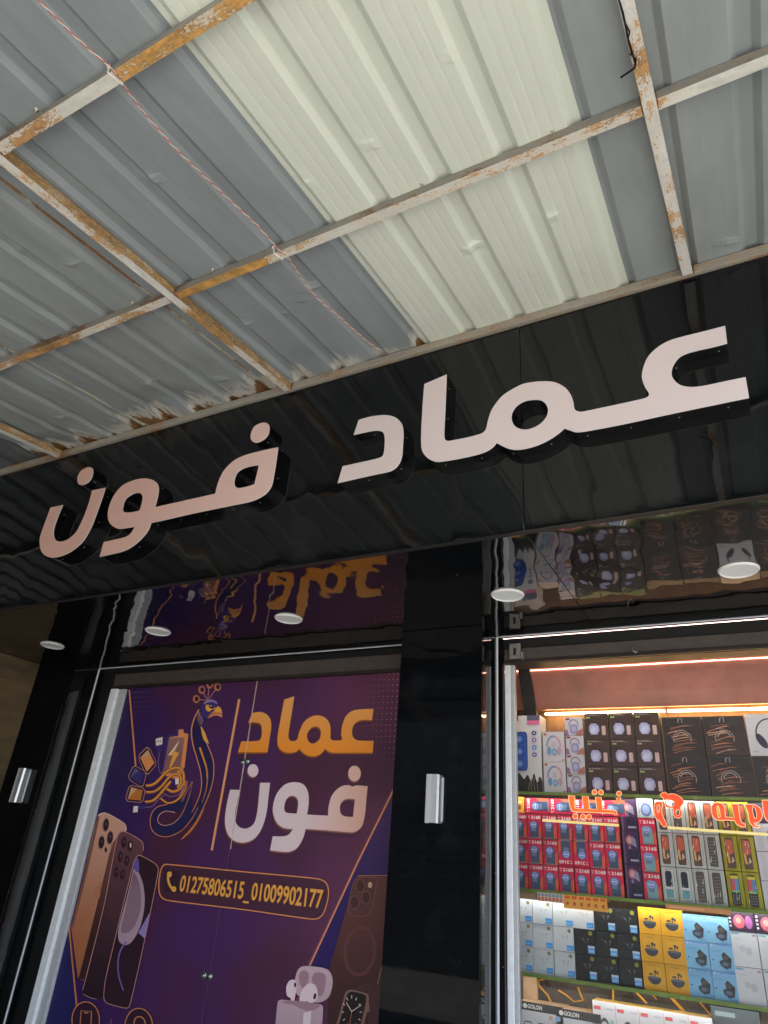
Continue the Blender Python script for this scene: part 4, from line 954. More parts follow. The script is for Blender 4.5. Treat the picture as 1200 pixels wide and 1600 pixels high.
neon_letter(sp_(N1, [(60, 136, 1), (135, 140, 1), (138, 285, 1), (238, 292, 1), (222, 145, 1), (295, 148, 1), (308, 292, 1), (398, 298, 1), (378, 152, 1), (445, 155, 1), (462, 298, 1), (615, 308, 1), (638, 360, 1), (602, 362, 1), (590, 345, 1), (400, 336), (200, 328), (112, 322), (85, 280)]))
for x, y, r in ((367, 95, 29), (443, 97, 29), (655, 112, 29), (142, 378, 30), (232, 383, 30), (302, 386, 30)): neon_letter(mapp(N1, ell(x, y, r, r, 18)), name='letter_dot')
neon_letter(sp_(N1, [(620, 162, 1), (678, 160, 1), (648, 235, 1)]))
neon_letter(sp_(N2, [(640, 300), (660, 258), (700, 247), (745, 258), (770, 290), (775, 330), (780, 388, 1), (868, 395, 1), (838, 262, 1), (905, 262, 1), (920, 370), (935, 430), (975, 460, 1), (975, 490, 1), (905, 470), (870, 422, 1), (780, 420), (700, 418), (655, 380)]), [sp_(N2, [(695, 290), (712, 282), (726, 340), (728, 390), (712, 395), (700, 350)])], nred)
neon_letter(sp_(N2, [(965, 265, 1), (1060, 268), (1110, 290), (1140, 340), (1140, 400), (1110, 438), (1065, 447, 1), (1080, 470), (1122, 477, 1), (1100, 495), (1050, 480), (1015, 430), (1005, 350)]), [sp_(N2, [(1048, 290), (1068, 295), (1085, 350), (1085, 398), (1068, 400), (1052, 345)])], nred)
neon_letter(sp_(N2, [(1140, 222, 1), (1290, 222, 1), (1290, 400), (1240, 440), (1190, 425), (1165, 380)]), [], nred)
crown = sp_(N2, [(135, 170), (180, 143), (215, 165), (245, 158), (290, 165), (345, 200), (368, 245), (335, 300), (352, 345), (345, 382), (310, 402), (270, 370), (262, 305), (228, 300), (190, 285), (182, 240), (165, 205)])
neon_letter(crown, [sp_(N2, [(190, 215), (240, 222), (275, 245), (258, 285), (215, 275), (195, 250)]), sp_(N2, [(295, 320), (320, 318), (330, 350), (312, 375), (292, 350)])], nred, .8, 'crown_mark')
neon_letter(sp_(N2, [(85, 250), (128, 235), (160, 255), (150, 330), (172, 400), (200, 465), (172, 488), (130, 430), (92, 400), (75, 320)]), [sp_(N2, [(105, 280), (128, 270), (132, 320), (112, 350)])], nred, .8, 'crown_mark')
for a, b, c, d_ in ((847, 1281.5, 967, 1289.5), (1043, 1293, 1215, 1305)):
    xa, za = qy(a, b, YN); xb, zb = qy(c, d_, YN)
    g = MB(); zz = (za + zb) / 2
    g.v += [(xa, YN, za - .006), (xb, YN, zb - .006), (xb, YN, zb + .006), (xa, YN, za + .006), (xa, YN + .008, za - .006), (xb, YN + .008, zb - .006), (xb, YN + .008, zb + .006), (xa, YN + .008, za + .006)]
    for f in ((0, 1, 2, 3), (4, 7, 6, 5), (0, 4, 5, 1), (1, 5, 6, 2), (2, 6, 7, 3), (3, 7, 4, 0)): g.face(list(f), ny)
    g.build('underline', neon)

# ---- goods: one template per kind, drawn in its own unit square, then copied
_pc = {}
def pc(c, rough=.4):
    k = (c, rough)
    if k not in _pc: _pc[k] = mat('card %.2f %.2f %.2f %.2f' % (*c, rough), c, rough)
    return _pc[k]
W = (.72, .73, .74); BK = (.012, .012, .014); BLU = (.10, .32, .78); SKY = (.22, .50, .80)
def goods(name, w, h, dep, side, front, back=None, cover=None, org=None):
    """template standing at org: body box + printed front"""
    o = thing(name, org or (0, YB, 0), 'x', 'x')
    ox, oy, oz = o.location
    g = MB(); g.box(ox - w / 2, ox + w / 2, oy, oy + dep, oz + .0003, oz + h, side, bev=min(.0012, w * .02)); g.build('carton', o)
    p = Print(lambda a, b, k: (ox + (a - .5) * w, oy - k, oz + b * h), .00035)
    front(p); p.mb.build('printed_front', o)
    return o
def spot(u, v, Y=None): return qy(u, v, Y or YB)
ORD = ['first', 'second', 'third', 'fourth', 'fifth', 'sixth', 'seventh']
def grid(tmpl, xl, pitch, zb, rh, ncol, nrow, labf, cat, group, skip=lambda c, r: False, tweak=None):
    """r = 0 is the bottom row; copies of tmpl"""
    first = True
    for r in range(nrow):
        for c in range(ncol):
            if skip(c, r): continue
            x = xl + pitch * (c + .5) + random.uniform(-.0012, .0012); y = YB + random.uniform(-.004, .004); z = zb + rh * r
            if first:
                o = tmpl; o.location = (x, y, z); o['label'] = labf(c, r); first = False
            else: o = relabel_copy(tmpl, (x, y, z), labf(c, r))
            o['category'] = cat
            if group: o['group'] = group
            o.rotation_euler = (0, 0, random.uniform(-.012, .012))
def rw(r, n): return 'bottom' if r == 0 else ('top' if r == n - 1 else 'middle' if n == 3 else ('third' if r == n - 2 else 'second'))
# blue speaker carton
def f_speaker(p):
    p.rect(0, 0, 1, 1, pc(W)); p.poly(sm([(0, 0, 1), (1, 0, 1), (1, .14), (.93, .20), (.86, .13), (.78, .24), (.70, .14), (.6, .22), (.5, .17), (.36, .24), (.2, .2), (0, .24, 1)]), pc((.02, .018, .016)))
    for q in ([(.60, .02), (.66, .12), (.72, .17)], [(.7, .02), (.7, .13), (.62, .21)], [(.8, .02), (.76, .14), (.82, .2)], [(.88, .02), (.86, .12), (.93, .16)]): p.stroke(q, .015, pc((.30, .19, .13)))
    p.rect(.02, .93, .36, 1, pc((.10, .02, .03))); p.rect(.62, .93, .98, 1, pc((.12, .12, .2))); p.rect(.62, .875, .98, .93, pc((.80, .18, .36)))
    bl = rrect(.16, .27, .62, .78, .07); p.poly(bl, pc((.02, .05, .22))); p.poly(rrect(.19, .285, .59, .765, .06), pc((.035, .11, .52)))
    for y in (.36, .52, .68): p.poly(rrect(.24, y - .065, .52, y + .065, .04), pc((.03, .07, .33))); p.poly(ell(.40, y, .09, .05), pc((.09, .22, .72))); p.poly(ell(.40, y, .045, .025), pc((.25, .42, .85)))
    for k, c in enumerate(((.02, .04, .2), (.36, .15, .6), (.1, .3, .75), (.25, .12, .55))): p.poly(ell(.82, .76 - .095 * k, .07, .03), pc(c)); p.poly(ell(.82, .76 - .095 * k, .03, .012), pc(W))
x1 = spot(846, 1180)[0]; zt = spot(826, 1118)[1]
o = goods('speaker_carton', .215, zt - S1, .12, pc((.55, .55, .56)), f_speaker); o.location = (x1 - .108, YB, S1); o['label'] = 'white carton picturing a blue three driver speaker beside the white frame'; o['category'] = 'box'
# headphone cartons
def f_hp(p):
    p.rect(0, 0, 1, 1, pc((.62, .60, .64))); p.rect(.06, .88, .18, .95, pc((.5, .05, .04)))
    p.stroke([(.5 + .31 * math.cos(a), .52 + .33 * math.sin(a)) for a in (R(-5 + 10 * k) for k in range(10))], .07, pc((.55, .30, .42)))
    p.stroke([(.5 + .31 * math.cos(a), .52 + .33 * math.sin(a)) for a in (R(85 + 10 * k) for k in range(11))], .07, pc((.20, .30, .52)))
    p.poly(ell(.28, .36, .10, .14), pc((.14, .33, .55))); p.poly(ell(.74, .36, .10, .14), pc((.55, .32, .42))); p.poly(ell(.52, .32, .12, .12), pc((.16, .38, .60))); p.poly(ell(.52, .32, .06, .06), pc((.40, .50, .62)))
    p.rect(.86, .03, .95, .07, pc((.5, .05, .04)))
    for k in range(3): p.rect(.42, .5 + .06 * k, .58, .53 + .06 * k, pc((.50, .42, .46)))
xl, xr = spot(849, 1190)[0], spot(884, 1190)[0]; zt = spot(866, 1143)[1]
grid(goods('headphone_carton', xr - xl - .004, (zt - S1) / 2 - .002, .09, pc((.5, .5, .52)), f_hp), xl, xr - xl, S1, (zt - S1) / 2, 1, 2,
     lambda c, r: 'pale carton picturing blue and pink headphones, %s of two beside the blue speaker carton' % ('lower' if r == 0 else 'upper'), 'box', 'pale headphone cartons stacked on the top shelf')
def f_small(p):
    p.rect(0, 0, 1, 1, pc((.60, .58, .62))); p.rect(.05, .86, .28, .96, pc((.25, .03, .05))); p.poly([(1, 0), (1, .4), (.72, .25), (.55, 0)], pc((.42, .16, .12))); p.poly([(0, 0), (.22, 0), (.15, .3), (0, .35)], pc((.30, .14, .30)))
    p.stroke([(.5 + .26 * math.cos(a), .55 + .32 * math.sin(a)) for a in (R(15 * k) for k in range(13))], .05, pc((.13, .12, .22)))
    p.poly(sm([(.28, .30), (.36, .12), (.62, .1), (.72, .3), (.7, .55), (.5, .62), (.3, .55)]), pc((.30, .30, .52))); p.poly(sm([(.38, .3), (.5, .2), (.62, .32), (.58, .48), (.42, .48)]), pc((.45, .44, .62)))
xl, xr = spot(884.5, 1180)[0], spot(913.5, 1180)[0]; zt = spot(898, 1120.5)[1]; n4 = ['lowest', 'second from bottom', 'second from top', 'topmost']
grid(goods('small_speaker_carton', xr - xl - .003, (zt - S1) / 4 - .0015, .08, pc((.45, .45, .5)), f_small), xl, xr - xl, S1, (zt - S1) / 4, 1, 4,
     lambda c, r: 'small pale carton with grey handled speaker, %s in its stack of four' % n4[r], 'box', 'small pale speaker cartons stacked on the top shelf')
def f_brown(p):
    p.rect(0, 0, 1, 1, pc((.055, .027, .022))); p.text('air', .07, .90, .10, .06, pc((.6, .55, .5))); p.rect(.20, .925, .55, .94, pc((.45, .40, .38))); p.rect(.20, .90, .70, .912, pc((.35, .3, .28))); p.rect(.06, .80, .24, .86, pc((.30, .42, .14)))
    p.stroke([(.5 + .20 * math.cos(a), .50 + .14 * math.sin(a)) for a in (R(10 + 16 * k) for k in range(11))], .03, pc((.02, .02, .02)))
    p.poly([(.18, .30), (.26, .17), (.52, .17), (.62, .32), (.60, .50), (.48, .60), (.28, .60), (.18, .48)], pc((.38, .38, .62))); p.poly([(.22, .28), (.28, .20), (.46, .20), (.54, .34), (.52, .48), (.30, .50)], pc((.50, .54, .74))); p.poly(ell(.34, .33, .09, .08), pc((.55, .62, .80)))
    p.poly(rrect(.72, .15, .88, .50, .03), pc((.58, .42, .40)))
xl, xr = spot(915.5, 1177)[0], spot(1036, 1177)[0]; zt = spot(970, 1113)[1]; w3 = (xr - xl) / 3; h3 = (zt - S1) / 3
gx = xr
grid(goods('brown_gadget_carton', w3 - .007, h3 - .0018, .09, pc((.04, .12, .03)), f_brown), xl, w3, S1, h3, 3, 3,
     lambda c, r: 'dark brown carton picturing a pale blue round gadget, %s row, %s column of three' % (rw(r, 3), ('left', 'middle', 'right')[c]), 'box', 'brown gadget cartons in a block on the top shelf')
def f_film(p, seed=0):
    rnd = random.Random(11 + seed); base = (.040, .024, .020)
    p.rect(0, 0, 1, 1, pc(base, .35)); p.rect(.03, .60 if seed % 2 else .03, .97, .97, pc((.025, .016, .016), .35))
    for k in range(13):
        y = .06 + .055 * k + rnd.uniform(-.02, .02); x = rnd.uniform(.05, .3); L = rnd.uniform(.3, .65); sl = rnd.uniform(.03, .09)
        p.poly([(x, y), (x + L * .5, y + sl), (min(.98, x + L), y + sl + .02), (x + L * .6, y + sl + .028), (x, y + .018)], pc(rnd.choice(((.50, .21, .11), (.36, .15, .08), (.66, .36, .22), (.24, .11, .07))), .2))  # orange streaks paint the glare of the film into the front
    p.stroke([(.48 + .22 * math.cos(a), .42 + .22 * math.sin(a)) for a in (R(-20 + 11 * k) for k in range(21))], .022, pc((.30, .25, .24), .2)); p.stroke([(.48 + .16 * math.cos(a), .42 + .17 * math.sin(a)) for a in (R(20 + 12 * k) for k in range(13))], .014, pc((.55, .48, .46), .2))
    p.stroke([(.42, .93), (.42, .84), (.44, .95), (.52, .95), (.52, .84)], .014, pc((.45, .42, .42)))
xl, xr = spot(1038.5, 1180)[0], spot(1172.5, 1180)[0]; wc = (xr - xl) / 2; zt = spot(1100, 1119)[1]; hc = (zt - S1) / 2
for k, (c, r) in enumerate(((0, 0), (1, 0), (0, 1), (1, 1), (2, 0), (3, 0), (3, 1))):
    o = goods('film_wrapped_carton', wc - .006, hc - .002, .10, pc((.05, .03, .025), .4), lambda p, k=k: f_film(p, k))
    o.location = (xl + wc * (c + .5), YB, S1 + hc * r)
    o['label'] = 'film wrapped dark headphone carton, %s row, %s' % ('lower' if r == 0 else 'upper', ('first right of the brown gadget cartons', 'second right of the brown gadget cartons', 'directly under the white headphone carton', 'at the far right end')[c])
    o['category'] = 'box'; o['group'] = 'film wrapped headphone cartons on the top shelf'
def f_white_hp(p):
    p.rect(0, 0, 1, 1, pc((.55, .56, .60))); p.stroke([(.52 + .32 * math.cos(a), .50 + .38 * math.sin(a)) for a in (R(0 + 12 * k) for k in range(16))], .035, pc((.03, .025, .05)))
    p.poly(ell(.30, .35, .09, .20, 20, .5), pc((.03, .025, .05))); p.poly(ell(.80, .35, .08, .19, 20, -.5), pc((.03, .025, .05))); p.text('P9', .07, .06, .12, .06, pc((.25, .25, .3)))
o = goods('white_headphone_carton', wc - .005, hc + .004, .10, pc((.50, .42, .30)), f_white_hp); o.location = (xl + wc * 2.5, YB, S1 + hc); o['label'] = 'white carton picturing black over ear headphones on the top shelf'; o['category'] = 'box'
# ---- second shelf
def f_red(p, num='2160', flip=False, head=(.16, .24, .60), phone=(.05, .08, .16)):
    p.rect(0, 0, 1, 1, pc((.62, .014, .065))); p.poly([(.62, 0), (1, 0), (1, .55), (.75, .35)], pc((.72, .10, .04))); p.rect(.10, .0, .86, .03, pc((.3, .3, .32)))
    p.text(num, .28, .80, .68, .13, pc((.80, .74, .76)), bold=.03); p.rect(.06, .88, .20, .92, pc((.6, .4, .42))); p.rect(.10, .81, .20, .85, pc((.6, .4, .42)))
    p.poly([(.22, .04), (.80, .04), (.80, .55), (.66, .70), (.32, .72), (.14, .62)], pc(phone)); p.poly([(.26, .30), (.60, .28), (.64, .60), (.30, .64)], pc((.14, .20, .30)))
    p.poly(ell(.45, .56, .25, .15, 20), pc(head)); p.poly(ell(.45, .56, .19, .11, 20), pc((.40, .48, .75))); p.poly(ell(.45, .56, .15, .085, 20), pc(head)); p.rect(.30, .54, .60, .58, pc((.6, .65, .8)))
xl, xr = spot(802, 1330)[0], spot(971, 1330)[0]; wc = (xr - xl) / 7; zt = spot(830, 1271)[1]; hc = (zt - S2) / 3; zred = zt
T0 = goods('red_phone_card', wc - .004, hc - .003, .035, pc((.35, .02, .03)), f_red)
up = lambda c, r: r == 1 and c in (3, 4)
def lred(c, r): return 'red boxed phone marked 2160, %s row, %s column from the white frame' % (rw(r, 3), ORD[c])
grid(T0, xl, wc, S2, hc, 7, 3, lred, 'phone box', 'red boxed phones marked 2160 on the second shelf', skip=up)
for c in (3, 4):   # two stand upside down
    o = relabel_copy(T0, (xl + wc * (c + .5), YB, S2 + hc * 2 - .002), 'red boxed phone marked 2160 standing upside down, %s of two in the middle row' % ('left' if c == 3 else 'right'))
    o.rotation_euler = (0, math.pi, 0)
hs = spot(880, 1246)[1] - zred; wsd = wc * 1.62
TS = goods('red_phone_card', wc - .006, wsd, .035, pc((.35, .02, .03)), lambda p: f_red(p))
for k in range(4):
    lab = 'red boxed phone lying sideways on top of the row, %s from the white frame' % ORD[k]
    x = xl + .075 + wsd * k * 1.02 + wsd
    o = TS if k == 0 else relabel_copy(TS, (0, 0, 0), lab)
    o['label'] = lab; o['category'] = 'phone box'; o['group'] = 'red boxed phones marked 2160 on the second shelf'
    o.location = (x, YB, zred + wc * .5); o.rotation_euler = (0, -math.pi / 2, 0)
def f_or(p): p.rect(0, 0, 1, 1, pc((.75, .30, .03))); p.rect(.3, .2, .7, .5, pc((.25, .09, .02))); p.rect(.2, .6, .8, .75, pc((.85, .55, .2)))
o = goods('orange_phone_card', .062, .085, .03, pc((.5, .2, .03)), f_or); o.location = (xl + .038, YB, zred + .001); o['label'] = 'small orange card at the left end over the red boxed phones'; o['category'] = 'box'
def f_purple(p):
    p.rect(0, 0, 1, 1, pc((.045, .012, .07))); p.rect(.0, .0, .12, 1, pc((.12, .07, .16))); p.rect(.3, .05, .95, .42, pc((.012, .006, .03))); p.rect(.4, .08, .9, .14, pc((.35, .32, .45)))
    p.poly(ell(.42, .72, .24, .16, 20), pc((.35, .10, .14))); p.poly(ell(.42, .72, .15, .10, 20), pc((.60, .30, .32))); p.poly([(.5, .6), (.85, .5), (.8, .75), (.6, .85)], pc((.25, .24, .35))); p.text('B', .35, .45, .14, .09, pc((.40, .25, .55)))
xl2, xr2 = spot(974, 1325)[0], spot(1000, 1325)[0]; zt2 = spot(983, 1248)[1]; h2_ = (zt2 - S2) / 3
grid(goods('purple_phone_carton', xr2 - xl2 - .003, h2_ - .003, .035, pc((.03, .01, .05)), f_purple), xl2, xr2 - xl2, S2, h2_, 1, 3,
     lambda c, r: 'dark purple boxed phone between the 2160 and 2165 columns, %s of three' % ('lowest', 'middle', 'topmost')[r], 'phone box', 'dark purple boxed phones on the second shelf')
xl3, xr3 = spot(1001.5, 1340)[0], spot(1029, 1340)[0]; zt3 = spot(1010, 1278)[1]
grid(goods('red_phone_card', xr3 - xl3 - .003, (zt3 - S2) / 3 - .003, .035, pc((.35, .02, .03)), lambda p: f_red(p, '2165', phone=(.18, .36, .42))), xl3, xr3 - xl3, S2, (zt3 - S2) / 3, 1, 3,
     lambda c, r: 'red boxed phone marked 2165, %s of the column of three' % ('lowest', 'middle', 'topmost')[r], 'phone box', 'red boxed phones marked 2165 on the second shelf')
def f_seal(p): p.rect(0, 0, 1, 1, pc((.50, .52, .50))); p.poly(ell(.55, .42, .33, .36, 24), pc((.10, .15, .38))); p.poly(ell(.55, .42, .22, .24, 24), pc((.25, .32, .55))); p.rect(.1, .2, .16, .9, pc((.2, .22, .3))); p.rect(.3, .86, .6, .92, pc((.35, .36, .4)))
o = goods('seal_card', xr3 - xl3 - .003, .095, .03, pc((.45, .46, .45)), f_seal); o.location = ((xl3 + xr3) / 2, YB, zt3 + .001); o['label'] = 'pale card with a round blue seal above the 2165 column'; o['category'] = 'box'
# blister packed phones
bg = mat('blister plastic', (.58, .60, .58), .2); bgy = mat('yellow blister card', (.42, .40, .02), .25)
def blister(name, w, h, card, body, kind, lab, loc, grp):
    o = thing(name, (0, YB, 0), lab, 'phone pack', grp)
    g = MB(); g.box(-w / 2, w / 2, YB + .004, YB + .010, 0, h, card, bev=.001); g.build('backing_card', o)
    g = MB(); L = rrect(-w * .36, h * .07, w * .36, h * .93, w * .16)
    n = len(L); i = len(g.v)
    for x, z in L: g.v += [(x, YB + .0035, z), (x * .93, YB - .020, h / 2 + (z - h / 2) * .965)]
    for k in range(n): a, b = i + 2 * k, i + 2 * ((k + 1) % n); g.face([a, b, b + 1, a + 1], bg if card is bg else bgy)
    g.poly([(x * .93, h / 2 + (z - h / 2) * .965) for x, z in L], body, lambda a, b: (a, YB - .0205, b)); g.build('blister', o)
    p = Print(lambda a, b, k: (a * w, YB - .0207 - k, b * h), .0003)
    if kind == 'bar':   # two tone grey teal phone
        p.poly(rrect(-.27, .10, .27, .90, .12), pc((.42, .44, .45))); p.poly(rrect(-.22, .40, .22, .88, .1), pc((.035, .04, .05), .1)); p.poly([(-.25, .12), (.25, .12), (.25, .36), (-.25, .36)], pc((.12, .30, .36))); p.rect(-.25, .36, .25, .43, pc((.55, .57, .57)))
    elif kind == 'dark': p.poly(rrect(-.28, .08, .28, .92, .08), pc((.09, .075, .07), .25)); [p.rect(-.22, .14 + .09 * k, .22, .18 + .09 * k, pc((.16, .14, .13), .2)) for k in range(8)]
    elif kind == 'neon':
        p.poly(rrect(-.28, .06, .28, .94, .1), pc((.12, .07, .06), .2)); p.poly([(-.22, .5), (.0, .45), (.22, .52), (.2, .86), (-.2, .88)], pc((.50, .12, .06), .2)); p.poly([(-.2, .22), (-.05, .2), (-.1, .5), (-.22, .52)], pc((.62, .36, .08), .2)); p.poly([(.0, .2), (.22, .28), (.1, .4)], pc((.55, .40, .30), .2))
    elif kind == 'screen':
        p.poly(rrect(-.28, .06, .28, .92, .1), pc((.05, .045, .04), .2)); p.rect(-.24, .46, .0, .84, pc((.55, .08, .10))); p.rect(.0, .46, .24, .84, pc((.10, .25, .45))); p.rect(-.24, .80, .24, .88, pc((.60, .50, .03))); p.rect(-.24, .42, .24, .47, pc((.2, .5, .15)))
        for r in range(4):
            for c in range(3): p.rect(-.2 + .15 * c, .12 + .07 * r, -.1 + .15 * c, .16 + .07 * r, pc((.12, .12, .12)))
    rb = random.Random(int(loc[0] * 900) + int(loc[2] * 70))
    for k in range(3):
        x = rb.uniform(-.3, .22); y = rb.uniform(.1, .75); p.stroke([(x, y), (x + rb.uniform(-.03, .08), y + rb.uniform(.08, .2))], rb.uniform(.015, .05), pc((.72, .74, .74), .2), w1=.008)  # pale strokes paint highlights of the plastic onto the pack
    p.mb.build('phone', o)
    o.location = loc; return o
bxl, bxr = spot(1030, 1335)[0], spot(1127.5, 1335)[0]; bw = (bxr - bxl) / 4; zt4 = spot(1075, 1250)[1]; bh = (zt4 - S2) / 3
kinds = {0: ['bar', 'bar', 'dark', 'dark'], 1: ['neon', 'neon', 'neon', 'dark'], 2: ['neon', 'dark', 'neon', 'neon']}
for r in range(3):
    for c in range(4):
        blister('blister_phone', bw - .003, bh - .003, bg, bg, kinds[r][c], 'clear blister packed phone on grey card, %s row, %s column right of the 2165 boxes' % (rw(r, 3), ORD[c]), (bxl + bw * (c + .5), YB, S2 + bh * r), 'clear blister packed phones on the second shelf')
yxl, yxr = spot(1129, 1335)[0], spot(1181, 1335)[0]; yw = (yxr - yxl) / 2
for r in range(3):
    for c in range(2):
        blister('yellow_blister_phone', yw - .003, bh - .003, bgy, bgy, 'screen' if r == 0 else 'neon', 'phone in yellow blister pack, %s row, %s column' % (rw(r, 3), ('left', 'right')[c]), (yxl + yw * (c + .5), YB, S2 + bh * r), 'yellow blister packed phones on the second shelf')
def f_wc(p): p.rect(0, 0, 1, 1, pc((.56, .57, .62))); p.poly(rrect(.45, .25, .95, .75, .08), pc((.15, .22, .55))); p.rect(.1, .05, .3, .9, pc((.50, .51, .56)))
wxl = spot(1183, 1340)[0]; hw = (spot(1195, 1286)[1] - S2) / 3
grid(goods('white_gadget_carton', .13, hw - .003, .05, pc((.5, .5, .53)), f_wc), wxl, .133, S2, hw, 1, 3, lambda c, r: 'white carton with blue picture at the right edge of the second shelf, %s of three' % ('lowest', 'middle', 'topmost')[r], 'box', 'white cartons at the right of the second shelf')
def f_dk(p): p.rect(0, 0, 1, 1, pc((.03, .015, .05))); p.poly(ell(.5, .5, .3, .3), pc((.15, .06, .14)))
o = goods('dark_phone_carton', .13, .09, .05, pc((.02, .01, .03)), f_dk); o.location = (wxl + .066, YB, S2 + hw * 3 + .001); o['label'] = 'dark purple carton on the white cartons at the right edge'; o['category'] = 'box'
# ---- price cards under the second shelf
def price(u0, u1, v, h, base, deco, lab, name='price_card'):
    xa, xb = spot(u0, v, 4.095)[0], spot(u1, v, 4.095)[0]; z1 = S2 - .010
    o = thing(name, ((xa + xb) / 2, 4.095, z1 - h), lab, 'price card', 'price cards hung under the second shelf')
    g = MB(); g.box(xa, xb, 4.095, 4.098, z1 - h, z1, base); g.build('card', o)
    p = Print(lambda a, b, k: (xa + a * (xb - xa), 4.0948 - k, z1 - h + b * h), .0003); deco(p); p.mb.build('printing', o)
def d1(p):
    rnd = random.Random(3)
    for k in range(7):
        p.rect(.03 + .14 * k, .1, .13 + .14 * k, .5, pc((.72, .18, .08))); p.rect(.03 + .14 * k, .58, .13 + .14 * k, .9, pc((.25, .32, .42)))
def d2(p):
    for k in range(6): p.rect(.03 + .165 * k, .72, .15 + .165 * k, .94, pc((.75, .12, .01))); p.rect(.06 + .165 * k, .25, .12 + .165 * k, .5, pc((.55, .10, .01)))
price(839, 880, 1400, .042, pc((.62, .58, .55)), d1, 'narrow white price card with red and blue marks under the second shelf')
price(880.5, 948, 1405, .062, pc((.85, .42, .07)), d2, 'orange price card under the second shelf')
price(1040, 1140, 1415, .022, pc((.62, .28, .10)), lambda p: p.rect(.05, .3, .6, .7, pc((.75, .40, .18))), 'long thin orange card under the second shelf at right')
# ---- third shelf
def f_ear(p, base, tagc, dot):
    p.rect(0, 0, 1, 1, pc(base)); g_ = tuple(min(1, c * .72 + .015) for c in base) if base[0] > .3 else (.10, .10, .11)
    p.poly(ell(.45, .60, .06, .05, 12), pc(g_)); p.stroke([(.46, .58), (.52, .46)], .03, pc(g_)); p.poly(ell(.68, .62, .06, .05, 12), pc(g_)); p.stroke([(.68, .60), (.62, .46)], .03, pc(g_)); p.rect(.25, .64, .38, .66, pc(g_))
    p.poly(ell(.80, .86, .09, .085, 18), pc(dot)); p.poly(ell(.80, .86, .055, .05, 14), pc(tuple(c * .7 for c in dot))); p.rect(.66, .06, .98, .36, pc(tagc)); p.rect(.66, .28, .98, .36, pc((.55, .66, .80))); p.rect(.70, .12, .92, .18, pc(tuple(min(1, c * 1.7) for c in tagc)))
    p.rect(.08, .90, .30, .92, pc(g_))
tl = spot(802, 1460)[0]; tp = (spot(998, 1460)[0] - tl) / 6; zt5 = spot(870, 1409)[1]; th = (zt5 - S3) / 3
TW = goods('white_earbud_carton', tp - .002, th - .0018, .06, pc((.55, .56, .58)), lambda p: f_ear(p, (.56, .61, .67), (.08, .32, .78), (.30, .24, .12)))
TB = goods('black_earbud_carton', tp - .002, th - .0018, .06, pc((.02, .02, .02)), lambda p: f_ear(p, (.014, .014, .016), (.16, .38, .74), (.34, .32, .05)))
grid(TW, tl, tp, S3, th, 6, 3, lambda c, r: 'white earbud carton with blue tag, %s row, %s from the white frame' % (rw(r, 3), ORD[c]), 'box', 'white earbud cartons on the third shelf', skip=lambda c, r: c > (3 if r == 2 else 2))
grid(TB, tl, tp, S3, th, 6, 3, lambda c, r: 'black earbud carton with blue tag, %s row, %s' % (rw(r, 3), ('leftmost', 'leftmost', 'second from the yellow cartons', 'next to the yellow cartons')[c - 2] if c != 3 else 'third from the yellow cartons'), 'box', 'black earbud cartons on the third shelf', skip=lambda c, r: c <= (3 if r == 2 else 2))
def f_yel(p):
    p.rect(0, 0, 1, 1, pc((.72, .36, .02))); p.rect(.18, .18, .84, .84, pc((.76, .40, .03))); p.rect(.3, .88, .62, .90, pc((.45, .22, .02)))
    dk = pc((.055, .055, .075)); p.poly([(.20 + .0, .46)] + [(.5 + .30 * math.cos(a), .44 + .24 * math.sin(a)) for a in (R(180 + 12 * k) for k in range(16))], dk); p.poly(ell(.5, .45, .30, .045), pc((.13, .13, .15)))
    p.poly(ell(.36, .56, .10, .035), dk); p.poly(ell(.56, .66, .06, .055), dk); p.stroke([(.54, .64), (.54, .50)], .04, dk); p.poly(ell(.66, .62, .04, .06), dk)
yl = spot(999, 1460)[0]; yp = (spot(1069, 1460)[0] - yl) / 2; zt6 = spot(1030, 1419)[1]; yh = (zt6 - S3) / 3
grid(goods('yellow_earbud_carton', yp - .002, yh - .0018, .06, pc((.62, .30, .03)), f_yel), yl, yp, S3, yh, 2, 3, lambda c, r: 'yellow carton picturing dark earbuds, %s row, %s column' % (rw(r, 3), ('left', 'right')[c]), 'box', 'yellow earbud cartons on the third shelf')
def f_blue(p):
    p.rect(0, 0, 1, 1, pc((.22, .48, .74))); p.rect(.02, .86, .98, .98, pc((.12, .34, .72))); p.text('Bluetooth', .22, .87, .74, .09, pc((.55, .70, .85))); p.poly(ell(.12, .92, .07, .05), pc((.4, .6, .85)))
    p.rect(.06, .74, .55, .76, pc((.14, .34, .6))); p.rect(.06, .69, .45, .71, pc((.14, .34, .6)))
    p.poly([(.50, .60), (.62, .72), (.90, .50), (.88, .34), (.58, .32)], pc((.035, .04, .06))); p.poly([(.38, .36), (.58, .46), (.88, .34), (.84, .16), (.62, .10), (.42, .22)], pc((.05, .06, .09))); p.poly(ell(.62, .28, .14, .07, 14), pc((.12, .16, .22))); p.poly([(.55, .56), (.63, .64), (.82, .50), (.62, .42)], pc((.10, .09, .07))); p.poly(ell(.12, .4, .04, .03, 10), pc((.05, .1, .2)))
    p.rect(.60, .03, .95, .06, pc((.14, .34, .6)))
bl_ = spot(1070, 1480)[0]; bp_ = (spot(1144, 1480)[0] - bl_) / 2; zt7 = spot(1100, 1430)[1]; bh_ = (zt7 - S3) / 3
grid(goods('blue_earbud_carton', bp_ - .002, bh_ - .0018, .06, pc((.15, .35, .6)), f_blue), bl_, bp_, S3, bh_, 2, 3, lambda c, r: 'light blue carton picturing an open black earbud case, %s row, %s column' % (rw(r, 3), ('left', 'right')[c]), 'box', 'light blue earbud cartons on the third shelf')
